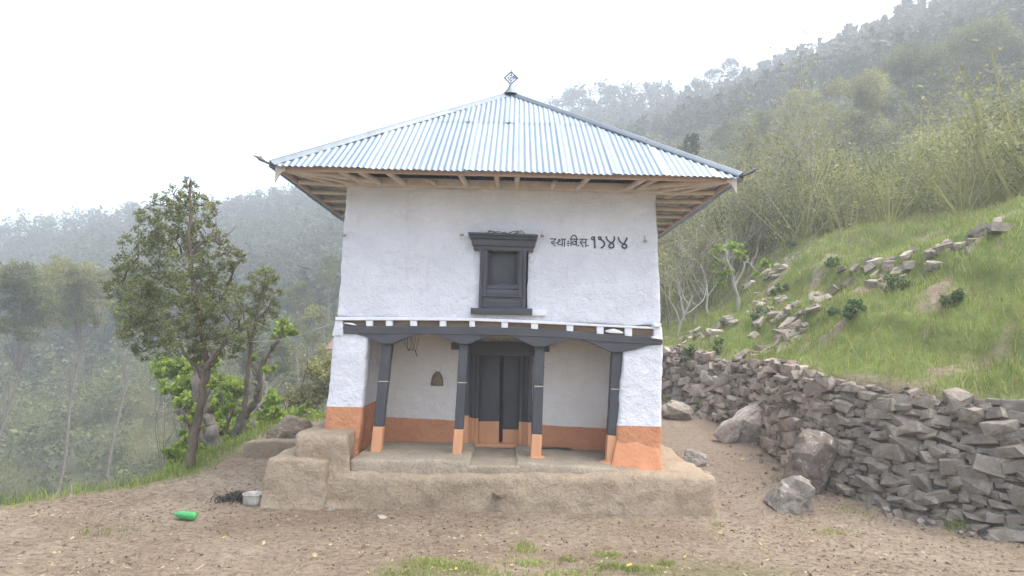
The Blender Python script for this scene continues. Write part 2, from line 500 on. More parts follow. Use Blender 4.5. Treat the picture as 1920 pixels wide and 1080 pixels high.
def build_ground():
    fine = np.radians(np.arange(-47, 47.01, 0.16))
    coarse = np.radians(np.arange(47.5, 313, 2.5))
    az = np.concatenate([fine, coarse])
    rr = [0.4]
    while rr[-1] < 520:
        q = rr[-1]
        rr.append(q * (1.05 if q < 3 else 1.0105 if q < 30 else 1.022))
    rr = np.array(rr)
    A, Rr = np.meshgrid(az, rr)
    X = np.sin(A) * Rr; Y = EYE[1] + np.cos(A) * Rr
    Z = H(X, Y)
    na, nr = len(az), len(rr)
    idx = np.arange(na * nr).reshape(nr, na)
    q = np.stack([idx[:-1, :], idx[1:, :], np.roll(idx, -1, 1)[1:, :], np.roll(idx, -1, 1)[:-1, :]], -1)
    rc = rr[:-1]
    V = np.stack([X, Y, Z], -1).reshape(-1, 3)
    # ground cover masks
    x, y = V[:, 0], V[:, 1]
    r = np.hypot(x, y - EYE[1])
    wd = wall_d(x, y)
    pn = fbm(x * 0.5, y * 0.5, 61); pf = fbm(x * 2.2, y * 2.2, 63)
    gr = sm(0.35, 0.7, wd) * sm(-2, 3, x) * sm(0.26, 0.08, pf + 0.5 * pn)
    xe = edge_x(y)
    gr = np.maximum(gr, sm(-0.35, 0.15, xe - x + 0.5 * pf) * sm(20, 10, r - 0))
    gr = np.maximum(gr, 0.30 * sm(0.10, 0.30, pf + pn * 0.6 + 0.18 * np.exp(-((x - 0.6) ** 2 / 2.2 + (y + 3.5) ** 2 / 0.5))) * sm(-2.6, -3.2, y) * sm(3, 1.4, np.abs(x - 0.6)))
    br = sm(14, 24, r) * np.maximum(sm(1.5, 7, wd), np.where(x < 0, 1, 0) * sm(0, 3, xe - x))
    br = np.maximum(br, sm(28, 40, r))
    dirt = sm(1.8, 3.0, x) * sm(-1.5, 0.5, y) * sm(0.5, 0.0, wd)
    cov = np.stack([gr, br, dirt, np.ones_like(gr)], -1).astype(np.float32)
    obs = []
    for nm, mask in (('ground', rc < 34), ('hillside', rc >= 34)):
        f = q[mask].reshape(-1, 4)
        used = np.unique(f)
        remap = np.zeros(len(V), dtype=np.int64); remap[used] = np.arange(len(used))
        o = mesh_np(nm, V[used], remap[f], MAT['ground'], None, True)
        ca = o.data.color_attributes.new('cover', 'FLOAT_COLOR', 'POINT')
        ca.data.foreach_set('color', cov[used].ravel())
        tag(o, kind='structure')
        obs.append(o)
    # the sheet faces up
    for o in obs:
        o.data.flip_normals() if o.data.polygons[len(o.data.polygons) // 2].normal.z < 0 else None
    return obs
build_ground()

# ------------------------------------------------------------------ solid helpers
def rbox(name, c8, r=0.03, res=0.08, amp=0.0, freq=2.5, mat=None, parent=None, seed=0, skip=None, smooth=True, amp2=0.0, freq2=9.0):
    """box with rounded edges warped to eight corners c8[i][j][k] (x, y, z low/high), uneven by noise"""
    c = np.array(c8, float)
    Lx = np.linalg.norm(c[1] - c[0], axis=-1).mean()
    Ly = np.linalg.norm(c[:, 1] - c[:, 0], axis=-1).mean()
    Lz = np.linalg.norm(c[:, :, 1] - c[:, :, 0], axis=-1).mean()
    L = np.array([Lx, Ly, Lz])
    r = min(r, 0.49 * L.min())
    ax = []
    for l in L:
        n = max(1, int(math.ceil((l - 2 * r) / res)))
        a = np.concatenate([[0, r * 0.35], np.linspace(r, l - r, n + 1), [l - r * 0.35, l]]) if r > 1e-4 else np.linspace(0, l, n + 1)
        ax.append(a)
    nx, ny, nz_ = [len(a) for a in ax]
    vid, V = {}, []
    def vert(i, j, k):
        key = (i, j, k)
        if key in vid: return vid[key]
        p = np.array([ax[0][i], ax[1][j], ax[2][k]])
        if r > 1e-4:
            q = np.clip(p, r, L - r)
            d = p - q
            p = q + d * (r / max(np.linalg.norm(d), 1e-9))
        u = p / L
        w0 = c[0] * (1 - u[0]) + c[1] * u[0]
        w1 = w0[0] * (1 - u[1]) + w0[1] * u[1]
        w2 = w1[0] * (1 - u[2]) + w1[1] * u[2]
        if amp > 0:
            w2 = w2 + amp * np.array(noise.noise_vector(Vector(w2 * freq) + Vector((seed * 7.3, seed * 3.1, seed))))
        if amp2 > 0:
            w2 = w2 + amp2 * np.array(noise.noise_vector(Vector(w2 * freq2) + Vector((seed * 1.3, seed * 5.1, seed))))
        vid[key] = len(V); V.append(w2)
        return vid[key]
    Fc = []
    def quad(a, b, c_, d, face):
        ids = (vert(*a), vert(*b), vert(*c_), vert(*d))
        if skip is not None:
            m = (V[ids[0]] + V[ids[1]] + V[ids[2]] + V[ids[3]]) / 4
            if skip(face, m): return
        Fc.append(ids)
    for i in range(nx - 1):
        for k in range(nz_ - 1):
            quad((i, 0, k), (i + 1, 0, k), (i + 1, 0, k + 1), (i, 0, k + 1), 'front')
            quad((i, ny - 1, k), (i, ny - 1, k + 1), (i + 1, ny - 1, k + 1), (i + 1, ny - 1, k), 'back')
    for j in range(ny - 1):
        for k in range(nz_ - 1):
            quad((0, j, k), (0, j, k + 1), (0, j + 1, k + 1), (0, j + 1, k), 'left')
            quad((nx - 1, j, k), (nx - 1, j + 1, k), (nx - 1, j + 1, k + 1), (nx - 1, j, k + 1), 'right')
    for i in range(nx - 1):
        for j in range(ny - 1):
            quad((i, j, 0), (i, j + 1, 0), (i + 1, j + 1, 0), (i + 1, j, 0), 'bottom')
            quad((i, j, nz_ - 1), (i + 1, j, nz_ - 1), (i + 1, j + 1, nz_ - 1), (i, j + 1, nz_ - 1), 'top')
    o = mesh_np(name, np.array(V), np.array(Fc), mat, parent, smooth)
    return o

def c8(fl, fr, bl, br):
    """each a (bottom, top) pair of points: front-left, front-right, back-left, back-right"""
    return [[[fl[0], fl[1]], [bl[0], bl[1]]], [[fr[0], fr[1]], [br[0], br[1]]]]

def box8(x0, x1, y0, y1, z0, z1):
    return [[[(x, y, z) for z in (z0, z1)] for y in (y0, y1)] for x in (x0, x1)]

def pq(quad_px, yf, yb):
    """corners of a board seen as the pixel quad (TL, TR, BR, BL) with its face at depth yf, back at yb"""
    tl, tr, br, bl = [P(*q, yf) for q in quad_px]
    s = np.array([0, yb - yf, 0])
    return c8((bl, tl), (br, tr), (bl + s, tl + s), (br + s, tr + s))

def rect(x0, y0, x1, y1, sl=0.026):
    """pixel rectangle that follows the picture's slight roll"""
    d = (x1 - x0) * sl
    return [(x0, y0), (x1, y0 + d), (x1, y1 + d), (x0, y1)]

def extrude_px(name, poly, yf, yb, mat, parent):
    a = [P(x, y, yf) for x, y in poly]
    n = len(a)
    v = a + [p + np.array([0, yb - yf, 0]) for p in a]
    f = [tuple(range(n)), tuple(reversed(range(n, 2 * n)))]
    f += [(i, (i + 1) % n, n + (i + 1) % n, n + i)[::-1] for i in range(n)]
    o = mesh_py(name, v, f, mat, parent)
    fix_normals(o)
    m = o.modifiers.new('edge', 'BEVEL')
    m.width, m.segments, m.limit_method = 0.006, 1, 'ANGLE'
    return o

def tube(path, rad, n=6, cap=True):
    path = [np.array(p, float) for p in path]
    V, Fc = [], []
    ref = np.array([0.31, 0.73, 0.61])
    m = len(path)
    for i, p in enumerate(path):
        t = path[min(i + 1, m - 1)] - path[max(i - 1, 0)]
        t = t / (np.linalg.norm(t) + 1e-9)
        a = np.cross(t, ref); a /= np.linalg.norm(a) + 1e-9
        b = np.cross(t, a)
        r_ = rad[i] if hasattr(rad, '__len__') else rad
        for k in range(n):
            th = 2 * math.pi * k / n
            V.append(p + r_ * (math.cos(th) * a + math.sin(th) * b))
    for i in range(m - 1):
        for k in range(n):
            k2 = (k + 1) % n
            Fc.append((i * n + k, i * n + k2, (i + 1) * n + k2, (i + 1) * n + k))
    return V, Fc

class MB:
    def __init__(s): s.v, s.f = [], []
    def add(s, v, f):
        o = len(s.v)
        s.v.extend(v); s.f.extend([tuple(i + o for i in q) for q in f])
        return s
    def tube(s, path, rad, n=6): return s.add(*tube(path, rad, n))
    def box(s, x0, x1, y0, y1, z0, z1):
        v = [np.array((x, y, z)) for x in (x0, x1) for y in (y0, y1) for z in (z0, z1)]
        return s.add(v, [(0, 1, 3, 2), (4, 6, 7, 5), (0, 4, 5, 1), (2, 3, 7, 6), (0, 2, 6, 4), (1, 5, 7, 3)])
    def build(s, name, mat, parent=None, smooth=True):
        return mesh_py(name, s.v, s.f, mat, parent, smooth)

rng = np.random.default_rng(11)
random.seed(5)

# ================================================================== THE HOUSE
house = empty('mud_house', (0, 0, 0.1))
tag(house, 'whitewashed two-storey mud house with orange base band, dark carved posts and tin roof', 'house')

YB = 4.75                                     # back of the house
YV = 1.05                                     # back wall of the veranda

# ---- upper storey
ul0, ur0 = P(629, 593, 0.0), P(1240, 610, 0.0)
ul1, ur1 = P(650, 346, 0.07), P(1231, 360, 0.07)
bk = lambda p, y, dx: np.array([p[0] + dx, y, p[2]])
win_a, win_b = P(899, 452, 0.03), P(988, 584, 0.03)
def skip_win(face, m):
    return face == 'front' and win_a[0] < m[0] < win_b[0] and win_b[2] < m[2] < win_a[2]
upper = rbox('upper_wall', c8((ul0, ul1), (ur0, ur1), (bk(ul0, YB, 0.1), bk(ul1, YB - 0.05, 0.08)), (bk(ur0, YB, -0.1), bk(ur1, YB - 0.05, -0.08))),
             0.05, 0.06, 0.028, 1.7, MAT['plaster'], house, 1, skip_win, True, 0.012, 7)

def wall_y(x, z):
    """front face of the upper wall"""
    t = (z - ul0[2]) / (ul1[2] - ul0[2])
    return 0.07 * t

# ---- lower side walls (their front ends are the white pillars)
zfl = 0.45
lp = {k: P(*v, 0.0) for k, v in dict(tl=(626, 610), tr=(692, 622), bl=(606, 806), br=(673, 806)).items()}
def ext(a, b, z):                             # extend the line a->b to height z
    t = (z - a[2]) / (b[2] - a[2]); return a + (b - a) * t
lo_l = plaster('lime_plaster_clay_foot', (P(640, 763, 0)[2], 0.0))
zb = 0.25
a, b = ext(lp['tl'], lp['bl'], zb), ext(lp['tr'], lp['br'], zb)
rbox('side_wall', c8((a, lp['tl']), (b, lp['tr']), (bk(a, YB, 0.05), bk(lp['tl'], YB, 0.05)), (bk(b, YB, 0), bk(lp['tr'], YB, 0))),
     0.05, 0.07, 0.025, 2.2, lo_l, house, 2, None, True, 0.012, 8)
rp = {k: P(*v, 0.0) for k, v in dict(tl=(1169, 640), tr=(1243, 640), bl=(1158, 800), br=(1239, 886)).items()}
lo_r = plaster('lime_plaster_clay_base', (P(1200, 799, 0)[2], 0.0))
a, b = P(1146, 884, -0.05), P(1238, 890, -0.05)
t_ = 0.55
rbox('side_wall', c8((ext(rp['tl'], rp['bl'], zb), rp['tl']), (ext(rp['tr'], rp['br'], zb), rp['tr']),
                     (bk(ext(rp['tl'], rp['bl'], zb), YB, 0), bk(rp['tl'], YB, 0)), (bk(ext(rp['tr'], rp['br'], zb), YB, -0.05), bk(rp['tr'], YB, -0.05))),
     0.05, 0.07, 0.025, 2.2, lo_r, house, 3, None, True, 0.012, 8)
# clay skirt flaring at the foot of the right pillar
f0, f1, f2, f3 = P(1141, 872, -0.10), P(1244, 891, -0.10), P(1163, 806, 0.045), P(1234, 808, 0.045)
f0b, f1b = f0.copy(), f1.copy(); f0b[2] -= 0.1; f1b[2] -= 0.1
mat_or = plain('red_clay_wash', ORANGE1, ORANGE2, 3.5, 0.92, 0, 0.6, 20, 0.02, None, 0.15)
rbox('clay_skirt', c8((f0b, f2), (f1b, f3), (bk(f0b, 0.15, 0.02), bk(f2, 0.15, 0)), (bk(f1b, 0.15, -0.02), bk(f3, 0.15, -0.02))),
     0.03, 0.04, 0.012, 4, mat_or, house, 4, None, True, 0.006, 12)

# ---- back wall of the veranda, door opening left free
bl_line = P(722, 781.5, YV); br_line = P(1140, 803.5, YV)
sl_ = (br_line[2] - bl_line[2]) / (br_line[0] - bl_line[0])
vb_mat = plaster('lime_plaster_warm_bounce', (bl_line[2] - sl_ * bl_line[0], sl_), (0.70, 0.665, 0.625), (0.79, 0.76, 0.72))  # warm bounce light off the mud is mixed into this white
vx0, vx1 = P(660, 700, YV)[0], P(1180, 700, YV)[0]
door_a, door_b = P(873, 652, YV), P(995, 846, YV)
def skip_door(face, m):
    return face in ('front', 'back') and door_a[0] < m[0] < door_b[0] and m[2] < door_a[2]
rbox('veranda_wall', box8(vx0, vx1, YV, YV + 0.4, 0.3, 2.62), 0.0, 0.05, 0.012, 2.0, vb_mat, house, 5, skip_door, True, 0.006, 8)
rbox('rear_wall', box8(vx0 - 0.2, vx1 + 0.2, YB - 0.35, YB - 0.02, 0.2, 2.6), 0.02, 0.3, 0.01, 2, MAT['plaster'], house, 6)

# ---- plinth
zA = P(1000, 857, 0.1)[2]                     # floor level at the posts
pl_l, pl_r = P(596, 930, -0.62), P(1349, 965, -0.52)
zr = P(1346, 893, -0.5)[2]
zl = P(660, 886, -0.6)[2]
plinth = rbox('plinth', c8(((pl_l[0], -0.66, -0.25), (pl_l[0] + 0.05, -0.58, zl - 0.02)), ((pl_r[0] + 0.03, -0.60, -0.25), (pl_r[0] - 0.02, -0.50, zr)),
              ((pl_l[0], YB + 0.3, -0.2), (pl_l[0] + 0.05, YB + 0.3, zl + 0.05)), ((pl_r[0] - 0.3, YB + 0.3, -0.2), (pl_r[0] - 0.32, YB + 0.3, zr + 0.12))),
              0.09, 0.055, 0.05, 2.0, MAT['mud'], house, 8, None, True, 0.022, 7)
# raised earth seats either side of the doorway
def seat(x0, x1, z0, z1l, z1r, yf, s):
    return rbox('earth_seat', c8(((x0, yf, z0), (x0, yf + 0.04, z1l)), ((x1, yf, z0), (x1, yf + 0.04, z1r)), ((x0, YV + 0.05, z0), (x0, YV + 0.05, z1l + 0.02)), ((x1, YV + 0.05, z0), (x1, YV + 0.05, z1r + 0.02))),
                0.045, 0.05, 0.018, 2.5, MAT['mud_smooth'], plinth, s, None, True, 0.008, 10)
z_l = P(860, 851, 0.1)[2]; z_p1 = P(703, 849, 0.1)[2]
sx0 = P(655, 870, -0.45)[0]; sx1 = P(881, 870, -0.45)[0]
seat(sx0, sx1, 0.3, z_p1 + 0.005, z_l + 0.005, -0.50, 11)
sx2 = P(966, 872, -0.42)[0]; sx3 = P(1162, 880, -0.42)[0]
z3, z4 = P(1004, 857, 0.1)[2], P(1146, 864, 0.1)[2]
seat(sx2, sx3, 0.3, z3 + 0.005, z4 - 0.03, -0.44, 12)
# low sill of earth in the doorway
dz = P(935, 840, YV - 0.02)[2]
rbox('doorway_floor', box8(sx1 - 0.05, sx2 + 0.05, -0.48, YV + 0.35, 0.25, dz), 0.03, 0.06, 0.02, 2.5, MAT['mud_smooth'], plinth, 13, None, True, 0.008, 9)
# tall mud block at the left pillar foot, and the lower block beside it
yk = -0.62
k0, k1 = np.array([-3.03, yk, 0]), np.array([-2.20, yk, 0])
zk = P(640, 800, -0.02)[2]
rbox('mud_step', c8(((k0[0], yk, -0.1), (k0[0] + 0.06, yk + 0.12, zk - 0.05)), ((k1[0] + 0.06, yk, -0.1), (k1[0] - 0.03, yk + 0.12, zk - 0.06)),
                    ((k0[0] + 0.02, 1.6, -0.1), (k0[0] + 0.08, 1.6, zk)), ((k1[0] - 0.06, 0.10, -0.1), (k1[0] - 0.08, 0.10, zk))),
     0.10, 0.05, 0.035, 2.6, MAT['mud'], plinth, 14, None, True, 0.018, 8)
m0, m1 = P(481, 946, -0.72), P(606, 946, -0.72)
zm = P(540, 861, -0.68)[2]
rbox('mud_step', c8(((m0[0], -0.74, -0.15), (m0[0] + 0.06, -0.66, zm)), ((m1[0], -0.72, -0.15), (m1[0], -0.64, zm - 0.02)),
                    ((m0[0] + 0.25, 0.75, -0.15), (m0[0] + 0.28, 0.75, zm + 0.06)), ((m1[0], 0.75, -0.15), (m1[0], 0.75, zm + 0.10))),
     0.05, 0.05, 0.03, 3, MAT['mud'], plinth, 15, None, True, 0.016, 9)

# ---- posts
post_px = [((715.5, 645), (735, 644), (700, 800), (717.6, 801), (694, 850), (712.5, 850)),
           ((861, 645), (878.5, 646), (851.8, 805), (868.2, 806), (848, 851.5), (864.6, 853.5)),
           ((1002.6, 650), (1021.6, 652), (997.7, 814.5), (1016, 815.5), (995, 857), (1014, 860)),
           ((1148.4, 658), (1167, 660), (1139.8, 816.5), (1158, 817.5), (1137, 865), (1155.5, 865))]
YP = 0.06
for i, (tl, tr, ml, mr, bl, br) in enumerate(post_px):
    s = np.array([0, 0.17, 0])
    A = [P(*q, YP) for q in (tl, tr, ml, mr, bl, br)]
    A[4][2] -= 0.05; A[5][2] -= 0.05
    A[0][2] += 0.04; A[1][2] += 0.04
    po = rbox('post', c8((A[2], A[0]), (A[3], A[1]), (A[2] + s, A[0] + s), (A[3] + s, A[1] + s)), 0.012, 0.12, 0.004, 6, MAT['dark'], house, 20 + i)
    e = 0.003
    A2, A3 = A[2] + (-e, -e, 0), A[3] + (e, -e, 0)
    A4, A5 = A[4] + (-e, -e - 0.02, 0), A[5] + (e, -e - 0.02, 0)
    rbox('clay_washed_foot', c8((A4, A2 + (0, 0, .004)), (A5, A3 + (0, 0, .004)), (A4 + s + (0, .03, 0), A2 + s), (A5 + s + (0, .03, 0), A3 + s)), 0.012, 0.06, 0.004, 8, MAT['orange_wood'], po, 30 + i)
    # spill of clay wash round the foot
    cx, cz = (A[4] + A[5]) / 2, 0
    n = 18
    vv = [np.array([cx[0] + (0.13 + 0.05 * random.random()) * math.cos(2 * math.pi * k / n), YP + 0.07 + (0.14 + 0.05 * random.random()) * math.sin(2 * math.pi * k / n), A[4][2] + 0.025]) for k in range(n)]
    vv = [v + np.array([0, 0, 0.0]) for v in vv] + [np.array([cx[0], YP + 0.07, A[4][2] + 0.105])]
    mesh_py('clay_collar', vv, [(k, (k + 1) % n, n) for k in range(n)], MAT['orange_wood'], po, True)
    # pale pegs through the post
    for (fy, h) in ((0.47, 0.5), (0.26, 0.45)):
        if i == 3 and fy < 0.3: pass
        pc = A[0] * (1 - fy) + A[2] * fy
        pr = A[1] * (1 - fy) + A[3] * fy
        m = MB(); m.box(pc[0] + 0.01, pr[0] + 0.012, YP - 0.008, YP + 0.01, pc[2] - 0.007, pc[2] + 0.005)
        m.build('peg', MAT['tan_wood'] if fy > 0.4 else MAT['dark'], po, False)

# ---- lintel beam and its carved brackets
Z = lambda x, y: (620 + x / 3, 580 + y / 3)
beam_top = [(643, 611.5), (760, 611), (887, 612.5), (997, 616), (1060, 620), (1127, 626), (1180, 630), (1242, 634)]
beam_bot = [(1242, 646.5), (1150, 642), (1053, 633), (940, 629), (780, 626), (644, 626)]
extrude_px('lintel_beam', beam_top + beam_bot, -0.03, 0.22, MAT['darkh'], house)
br1 = [(668, 625.5), (692, 634), (715, 644.5), (736, 644.5), (754, 636.5), (777, 628), (797, 624.5)]
br2 = [(797, 624.5), (815, 627.5), (837, 635), (861, 645), (880, 645), (906, 633.5), (928, 629.5), (940, 627.5)]
br3 = [(940, 627.5), (955, 630.5), (980, 640), (1002, 650.5), (1023, 650), (1042, 642.5), (1070, 637.5), (1090, 635.5)]
br4 = [(1090, 635.5), (1103, 640), (1125, 650.5), (1147, 660.5), (1168, 660), (1193, 655.5), (1217, 647.5), (1238, 645)]
def topline(x):
    xs = [p[0] for p in beam_bot][::-1]; ys = [p[1] for p in beam_bot][::-1]
    return float(np.interp(x, xs, ys))
for b_ in (br1, br2, br3, br4):
    x0, x1 = b_[0][0], b_[-1][0]
    tops = [(x, topline(x) - 2.0) for x in np.linspace(x1 - 0.5, x0 + 0.5, 5)]
    poly = [(x, max(y, topline(x) + 0.3)) for x, y in b_] + tops
    extrude_px('carved_bracket', poly, -0.018, 0.20, MAT['darkh'], house)

# ---- joists of the upper floor with lime-washed ends, white floor ledge above
ledge_top = [(628, 600), (760, 600), (887, 602), (997, 606), (1127, 614), (1240, 620)]
ledge_bot = [(1238, 618.5 + 4), (1127, 614.5 + 1), (997, 607 + 0.5), (887, 602.5), (760, 601), (629, 601)]
lt = [(628, 594.5), (760, 594.5), (887, 596), (997, 600.5), (1127, 608), (1240, 614)]
lb = [(1236, 617.5), (1127, 612.3), (997, 606), (887, 601.5), (760, 600.5), (629, 600.5)]
extrude_px('floor_ledge', lt + lb, -0.045, 0.3, MAT['white_wood'], house)
jx = [(198, 236), (310, 347), (447, 485), (612, 650), (780, 812), (960, 997), (1127, 1167), (1327, 1365), (1497, 1535), (1655, 1697)]
def bt(x):
    return float(np.interp(x, [p[0] for p in beam_top], [p[1] for p in beam_top]))
def lbt(x):
    q = lb[::-1]
    return float(np.interp(x, [p[0] for p in q], [p[1] for p in q]))
for i, (a, b) in enumerate(jx):
    x0, x1 = 620 + a / 3, 620 + b / 3
    jo = rbox('joist', pq([(x0 + .6, lbt(x0) - 1), (x1 - .6, lbt(x1) - 1), (x1 - .6, bt(x1) + 1), (x0 + .6, bt(x0) + 1)], 0.12, YV + 0.1), 0.006, 0.3, 0, 1, MAT['brown_wood'], house, 40 + i, None, False)
    rbox('joist_end', pq([(x0, lbt(x0) - 1), (x1, lbt(x1) - 1), (x1, bt(x1) + 0.5), (x0, bt(x0) + 0.5)], -0.032 + 0.01 * random.random(), 0.125), 0.008, 0.05, 0.006, 9, MAT['white_wood'], jo, 50 + i)
# boards closing the gaps between joists, and the veranda ceiling
bb = [(640, 601), (760, 600.5), (887, 601.5), (997, 606), (1127, 612), (1239, 618)]
bbd = [(1239, 636), (1127, 628), (997, 618), (887, 614), (760, 613), (640, 613)]
extrude_px('packing_board', bb + bbd, 0.05, 0.075, plain('dusty_brown_wood', (0.17, 0.125, 0.09), (0.30, 0.235, 0.18), 7, 0.8, 0, 0.6, 50, 0.01, (0.3, 2, 2)), house)
zc = P(900, 600, 0)[2]
for k in range(6):
    y0 = 0.14 + k * 0.16
    rbox('ceiling_plank', c8((P(640, 600, y0) * (1, 1, 0) + (0, 0, zc), P(640, 600, y0) * (1, 1, 0) + (0, 0, zc + .03)), (P(1239, 600, y0) * (1, 1, 0) + (0, 0, zc - .12), P(1239, 600, y0) * (1, 1, 0) + (0, 0, zc - .09)),
                             (P(640, 600, y0) * (1, 0, 0) + (0, y0 + .15, zc), P(640, 600, y0) * (1, 0, 0) + (0, y0 + .15, zc + .03)), (P(1239, 600, y0) * (1, 0, 0) + (0, y0 + .15, zc - .12), P(1239, 600, y0) * (1, 0, 0) + (0, y0 + .15, zc - .09))),
         0.004, 0.8, 0, 1, MAT['brown_wood'], house, 60 + k, None, False)
# white plaster corner under the ledge at either end
rbox('corner_block', pq([(628, 600), (643, 600.5), (645, 630), (622, 630)], -0.02, 0.3), 0.02, 0.05, 0.01, 5, MAT['plaster'], house, 70)
rbox('corner_block', pq([(1226, 611), (1241, 612), (1243, 636), (1226, 634)], -0.04, 0.3), 0.02, 0.05, 0.01, 5, MAT['white_wood'], house, 71)
# board ends lying over the right-hand corner
rbox('corner_board', pq([(1226, 607), (1240, 606), (1240, 612), (1227, 612.5)], -0.12, 0.1), 0.004, 0.1, 0, 1, MAT['white_wood'], house, 72, None, False)
rbox('corner_board', pq([(1222, 630), (1243, 633), (1243, 637), (1222, 634)], -0.06, 0.1), 0.004, 0.1, 0, 1, MAT['white_wood'], house, 73, None, False)

# ---- window
W = lambda x, y: (870 + x / 6, 425 + y / 6)
def wq(x0, y0, x1, y1, x0b=None, x1b=None, k=0.030):
    x0b = x0 if x0b is None else x0b; x1b = x1 if x1b is None else x1b
    return [W(x0, y0), W(x1, y0 + (x1 - x0) * k), W(x1b, y1 + (x1b - x0b) * k), W(x0b, y1)]
wf = -0.012
# casing
window = rbox('window', pq(wq(215, 262, 262, 905, 200, 246), wf - 0.035, wf + 0.14), 0.005, 0.2, 0.003, 8, MAT['dark'], house, 80)
rbox('jamb', pq(wq(183, 258, 216, 920, 163, 199), wf - 0.055, wf + 0.14), 0.005, 0.2, 0.003, 8, MAT['dark'], window, 81)
rbox('jamb', pq(wq(668, 275, 706, 940, 655, 692), wf - 0.055, wf + 0.14), 0.005, 0.2, 0.003, 8, MAT['dark'], window, 82)
rbox('jamb', pq(wq(620, 274, 667, 930, 606, 654), wf - 0.035, wf + 0.14), 0.005, 0.2, 0.003, 8, MAT['dark'], window, 83)
rbox('head_rail', pq(wq(262, 215, 621, 272), wf - 0.03, wf + 0.14), 0.005, 0.2, 0.002, 8, MAT['darkh'], window, 84)
# sash frame inside the jambs with a wavy lower rail
rbox('sash_stile', pq(wq(260, 268, 280, 650, 250, 268), wf + 0.005, wf + 0.10), 0.003, 0.2, 0, 8, MAT['dark'], window, 85)
rbox('sash_stile', pq(wq(602, 268, 624, 650, 592, 614), wf + 0.005, wf + 0.10), 0.003, 0.2, 0, 8, MAT['dark'], window, 86)
wave = [W(258, 640), W(290, 652), W(330, 660), W(365, 655), W(410, 642), W(450, 642), W(500, 655), W(540, 660), W(585, 652), W(614, 655), W(612, 705), W(440, 702), W(250, 698)]
extrude_px('carved_rail', wave, wf - 0.01, wf + 0.10, MAT['darkh'], window)
rbox('shutter_board', pq(wq(262, 268, 622, 700, 252, 612), wf + 0.115, wf + 0.15), 0.003, 0.3, 0, 8, MAT['dark'], window, 87)
rbox('lower_rail', pq(wq(245, 700, 612, 770), wf - 0.015, wf + 0.12), 0.004, 0.2, 0.003, 8, MAT['darkh'], window, 89)
rbox('moulding', pq(wq(196, 768, 660, 784), wf - 0.06, wf + 0.1), 0.006, 0.2, 0.002, 8, MAT['darkh'], window, 90)
for k in range(16):
    x = 345 + k * 12.5
    rbox('carved_bead', pq(wq(x, 789, x + 7, 800), wf - 0.052, wf - 0.02), 0.003, 0.1, 0, 8, MAT['darkh'], window, 91, None, False)
rbox('lower_panel', pq(wq(200, 782, 655, 912), wf - 0.03, wf + 0.12), 0.004, 0.1, 0.004, 10, MAT['darkh'], window, 92)
rbox('panel_strip', pq(wq(200, 838, 655, 852), wf - 0.036, wf + 0.1), 0.003, 0.1, 0.003, 10, MAT['darkh'], window, 92)
rbox('panel_strip', pq(wq(200, 872, 655, 884), wf - 0.036, wf + 0.1), 0.003, 0.1, 0.003, 10, MAT['darkh'], window, 92)
rbox('sill', pq(wq(75, 915, 768, 984, k=0.012), wf - 0.07, wf + 0.12), 0.006, 0.1, 0.006, 6, MAT['darkh'], window, 93)
rbox('sill_plank', pq(wq(769, 934, 926, 1000, k=0.02), wf - 0.045, wf + 0.1), 0.006, 0.1, 0.003, 6, MAT['white_wood'], window, 94)
# stepped cornice with a dentil course
rbox('cornice', pq(wq(45, 58, 835, 82, 47, 833, 0.036), wf - 0.13, wf + 0.1), 0.005, 0.15, 0.003, 8, MAT['darkh'], window, 95)
rbox('cornice', pq(wq(60, 80, 826, 130, 70, 820, 0.036), wf - 0.09, wf + 0.1), 0.004, 0.15, 0.002, 8, MAT['darkh'], window, 96)
rbox('cornice', pq(wq(78, 128, 812, 205, 90, 800, 0.034), wf - 0.075, wf + 0.1), 0.01, 0.15, 0.003, 8, MAT['darkh'], window, 97)
rbox('cornice', pq(wq(98, 203, 790, 258, 108, 778, 0.034), wf - 0.045, wf + 0.1), 0.008, 0.15, 0.003, 8, MAT['darkh'], window, 98)
for k in range(42):
    x = 64 + k * 18
    rbox('dentil', pq(wq(x, 86 + (x - 60) * 0.036, x + 11, 122 + (x - 60) * 0.036), wf - 0.112, wf - 0.085), 0.0, 0.2, 0, 8, MAT['dark'], window, 99, None, False)
# bits of dry twig lying on the cornice
tw = MB()
for (x0, y0, x1, y1) in [(265, 62, 300, 30), (270, 52, 350, 48), (330, 60, 420, 52), (300, 42, 330, 66), (420, 60, 500, 70), (495, 75, 540, 50), (520, 60, 600, 42), (590, 70, 600, 38), (600, 50, 650, 40), (640, 36, 690, 80), (560, 68, 660, 66), (450, 55, 480, 72)]:
    a, b = P(*W(x0, y0 + 8), wf - 0.07 + 0.05 * random.random()), P(*W(x1, y1 + 8), wf - 0.08 + 0.05 * random.random())
    mid = (a + b) / 2 + np.array([0, 0, 0.008])
    tw.tube([a, mid, b], [0.008, 0.007, 0.005], 4)
tag(tw.build('dry_twigs', MAT['twig'], None), 'loose dry twigs lying along the top of the window cornice', 'twigs')

# ---- insulator pegs on the wall
for k, (px, py, hook) in enumerate([(866, 441, 0), (1016, 443, 1), (1208, 453, 1), (646, 442, 0), (1237, 455, 0)]):
    p = P(px, py, 0.03)
    m = MB()
    m.tube([p + (0, 0.06, 0), p + (0, -0.05, 0)], 0.012, 6)
    m.tube([p + (-0.025, -0.045, 0.0), p + (0.03, -0.05, -0.005)], 0.017, 7)
    if hook:
        m.tube([p + (0, -0.045, 0), p + (-0.003, -0.05, 0.09)], 0.006, 5)
    m.build('wall_peg', MAT['peg'], house)

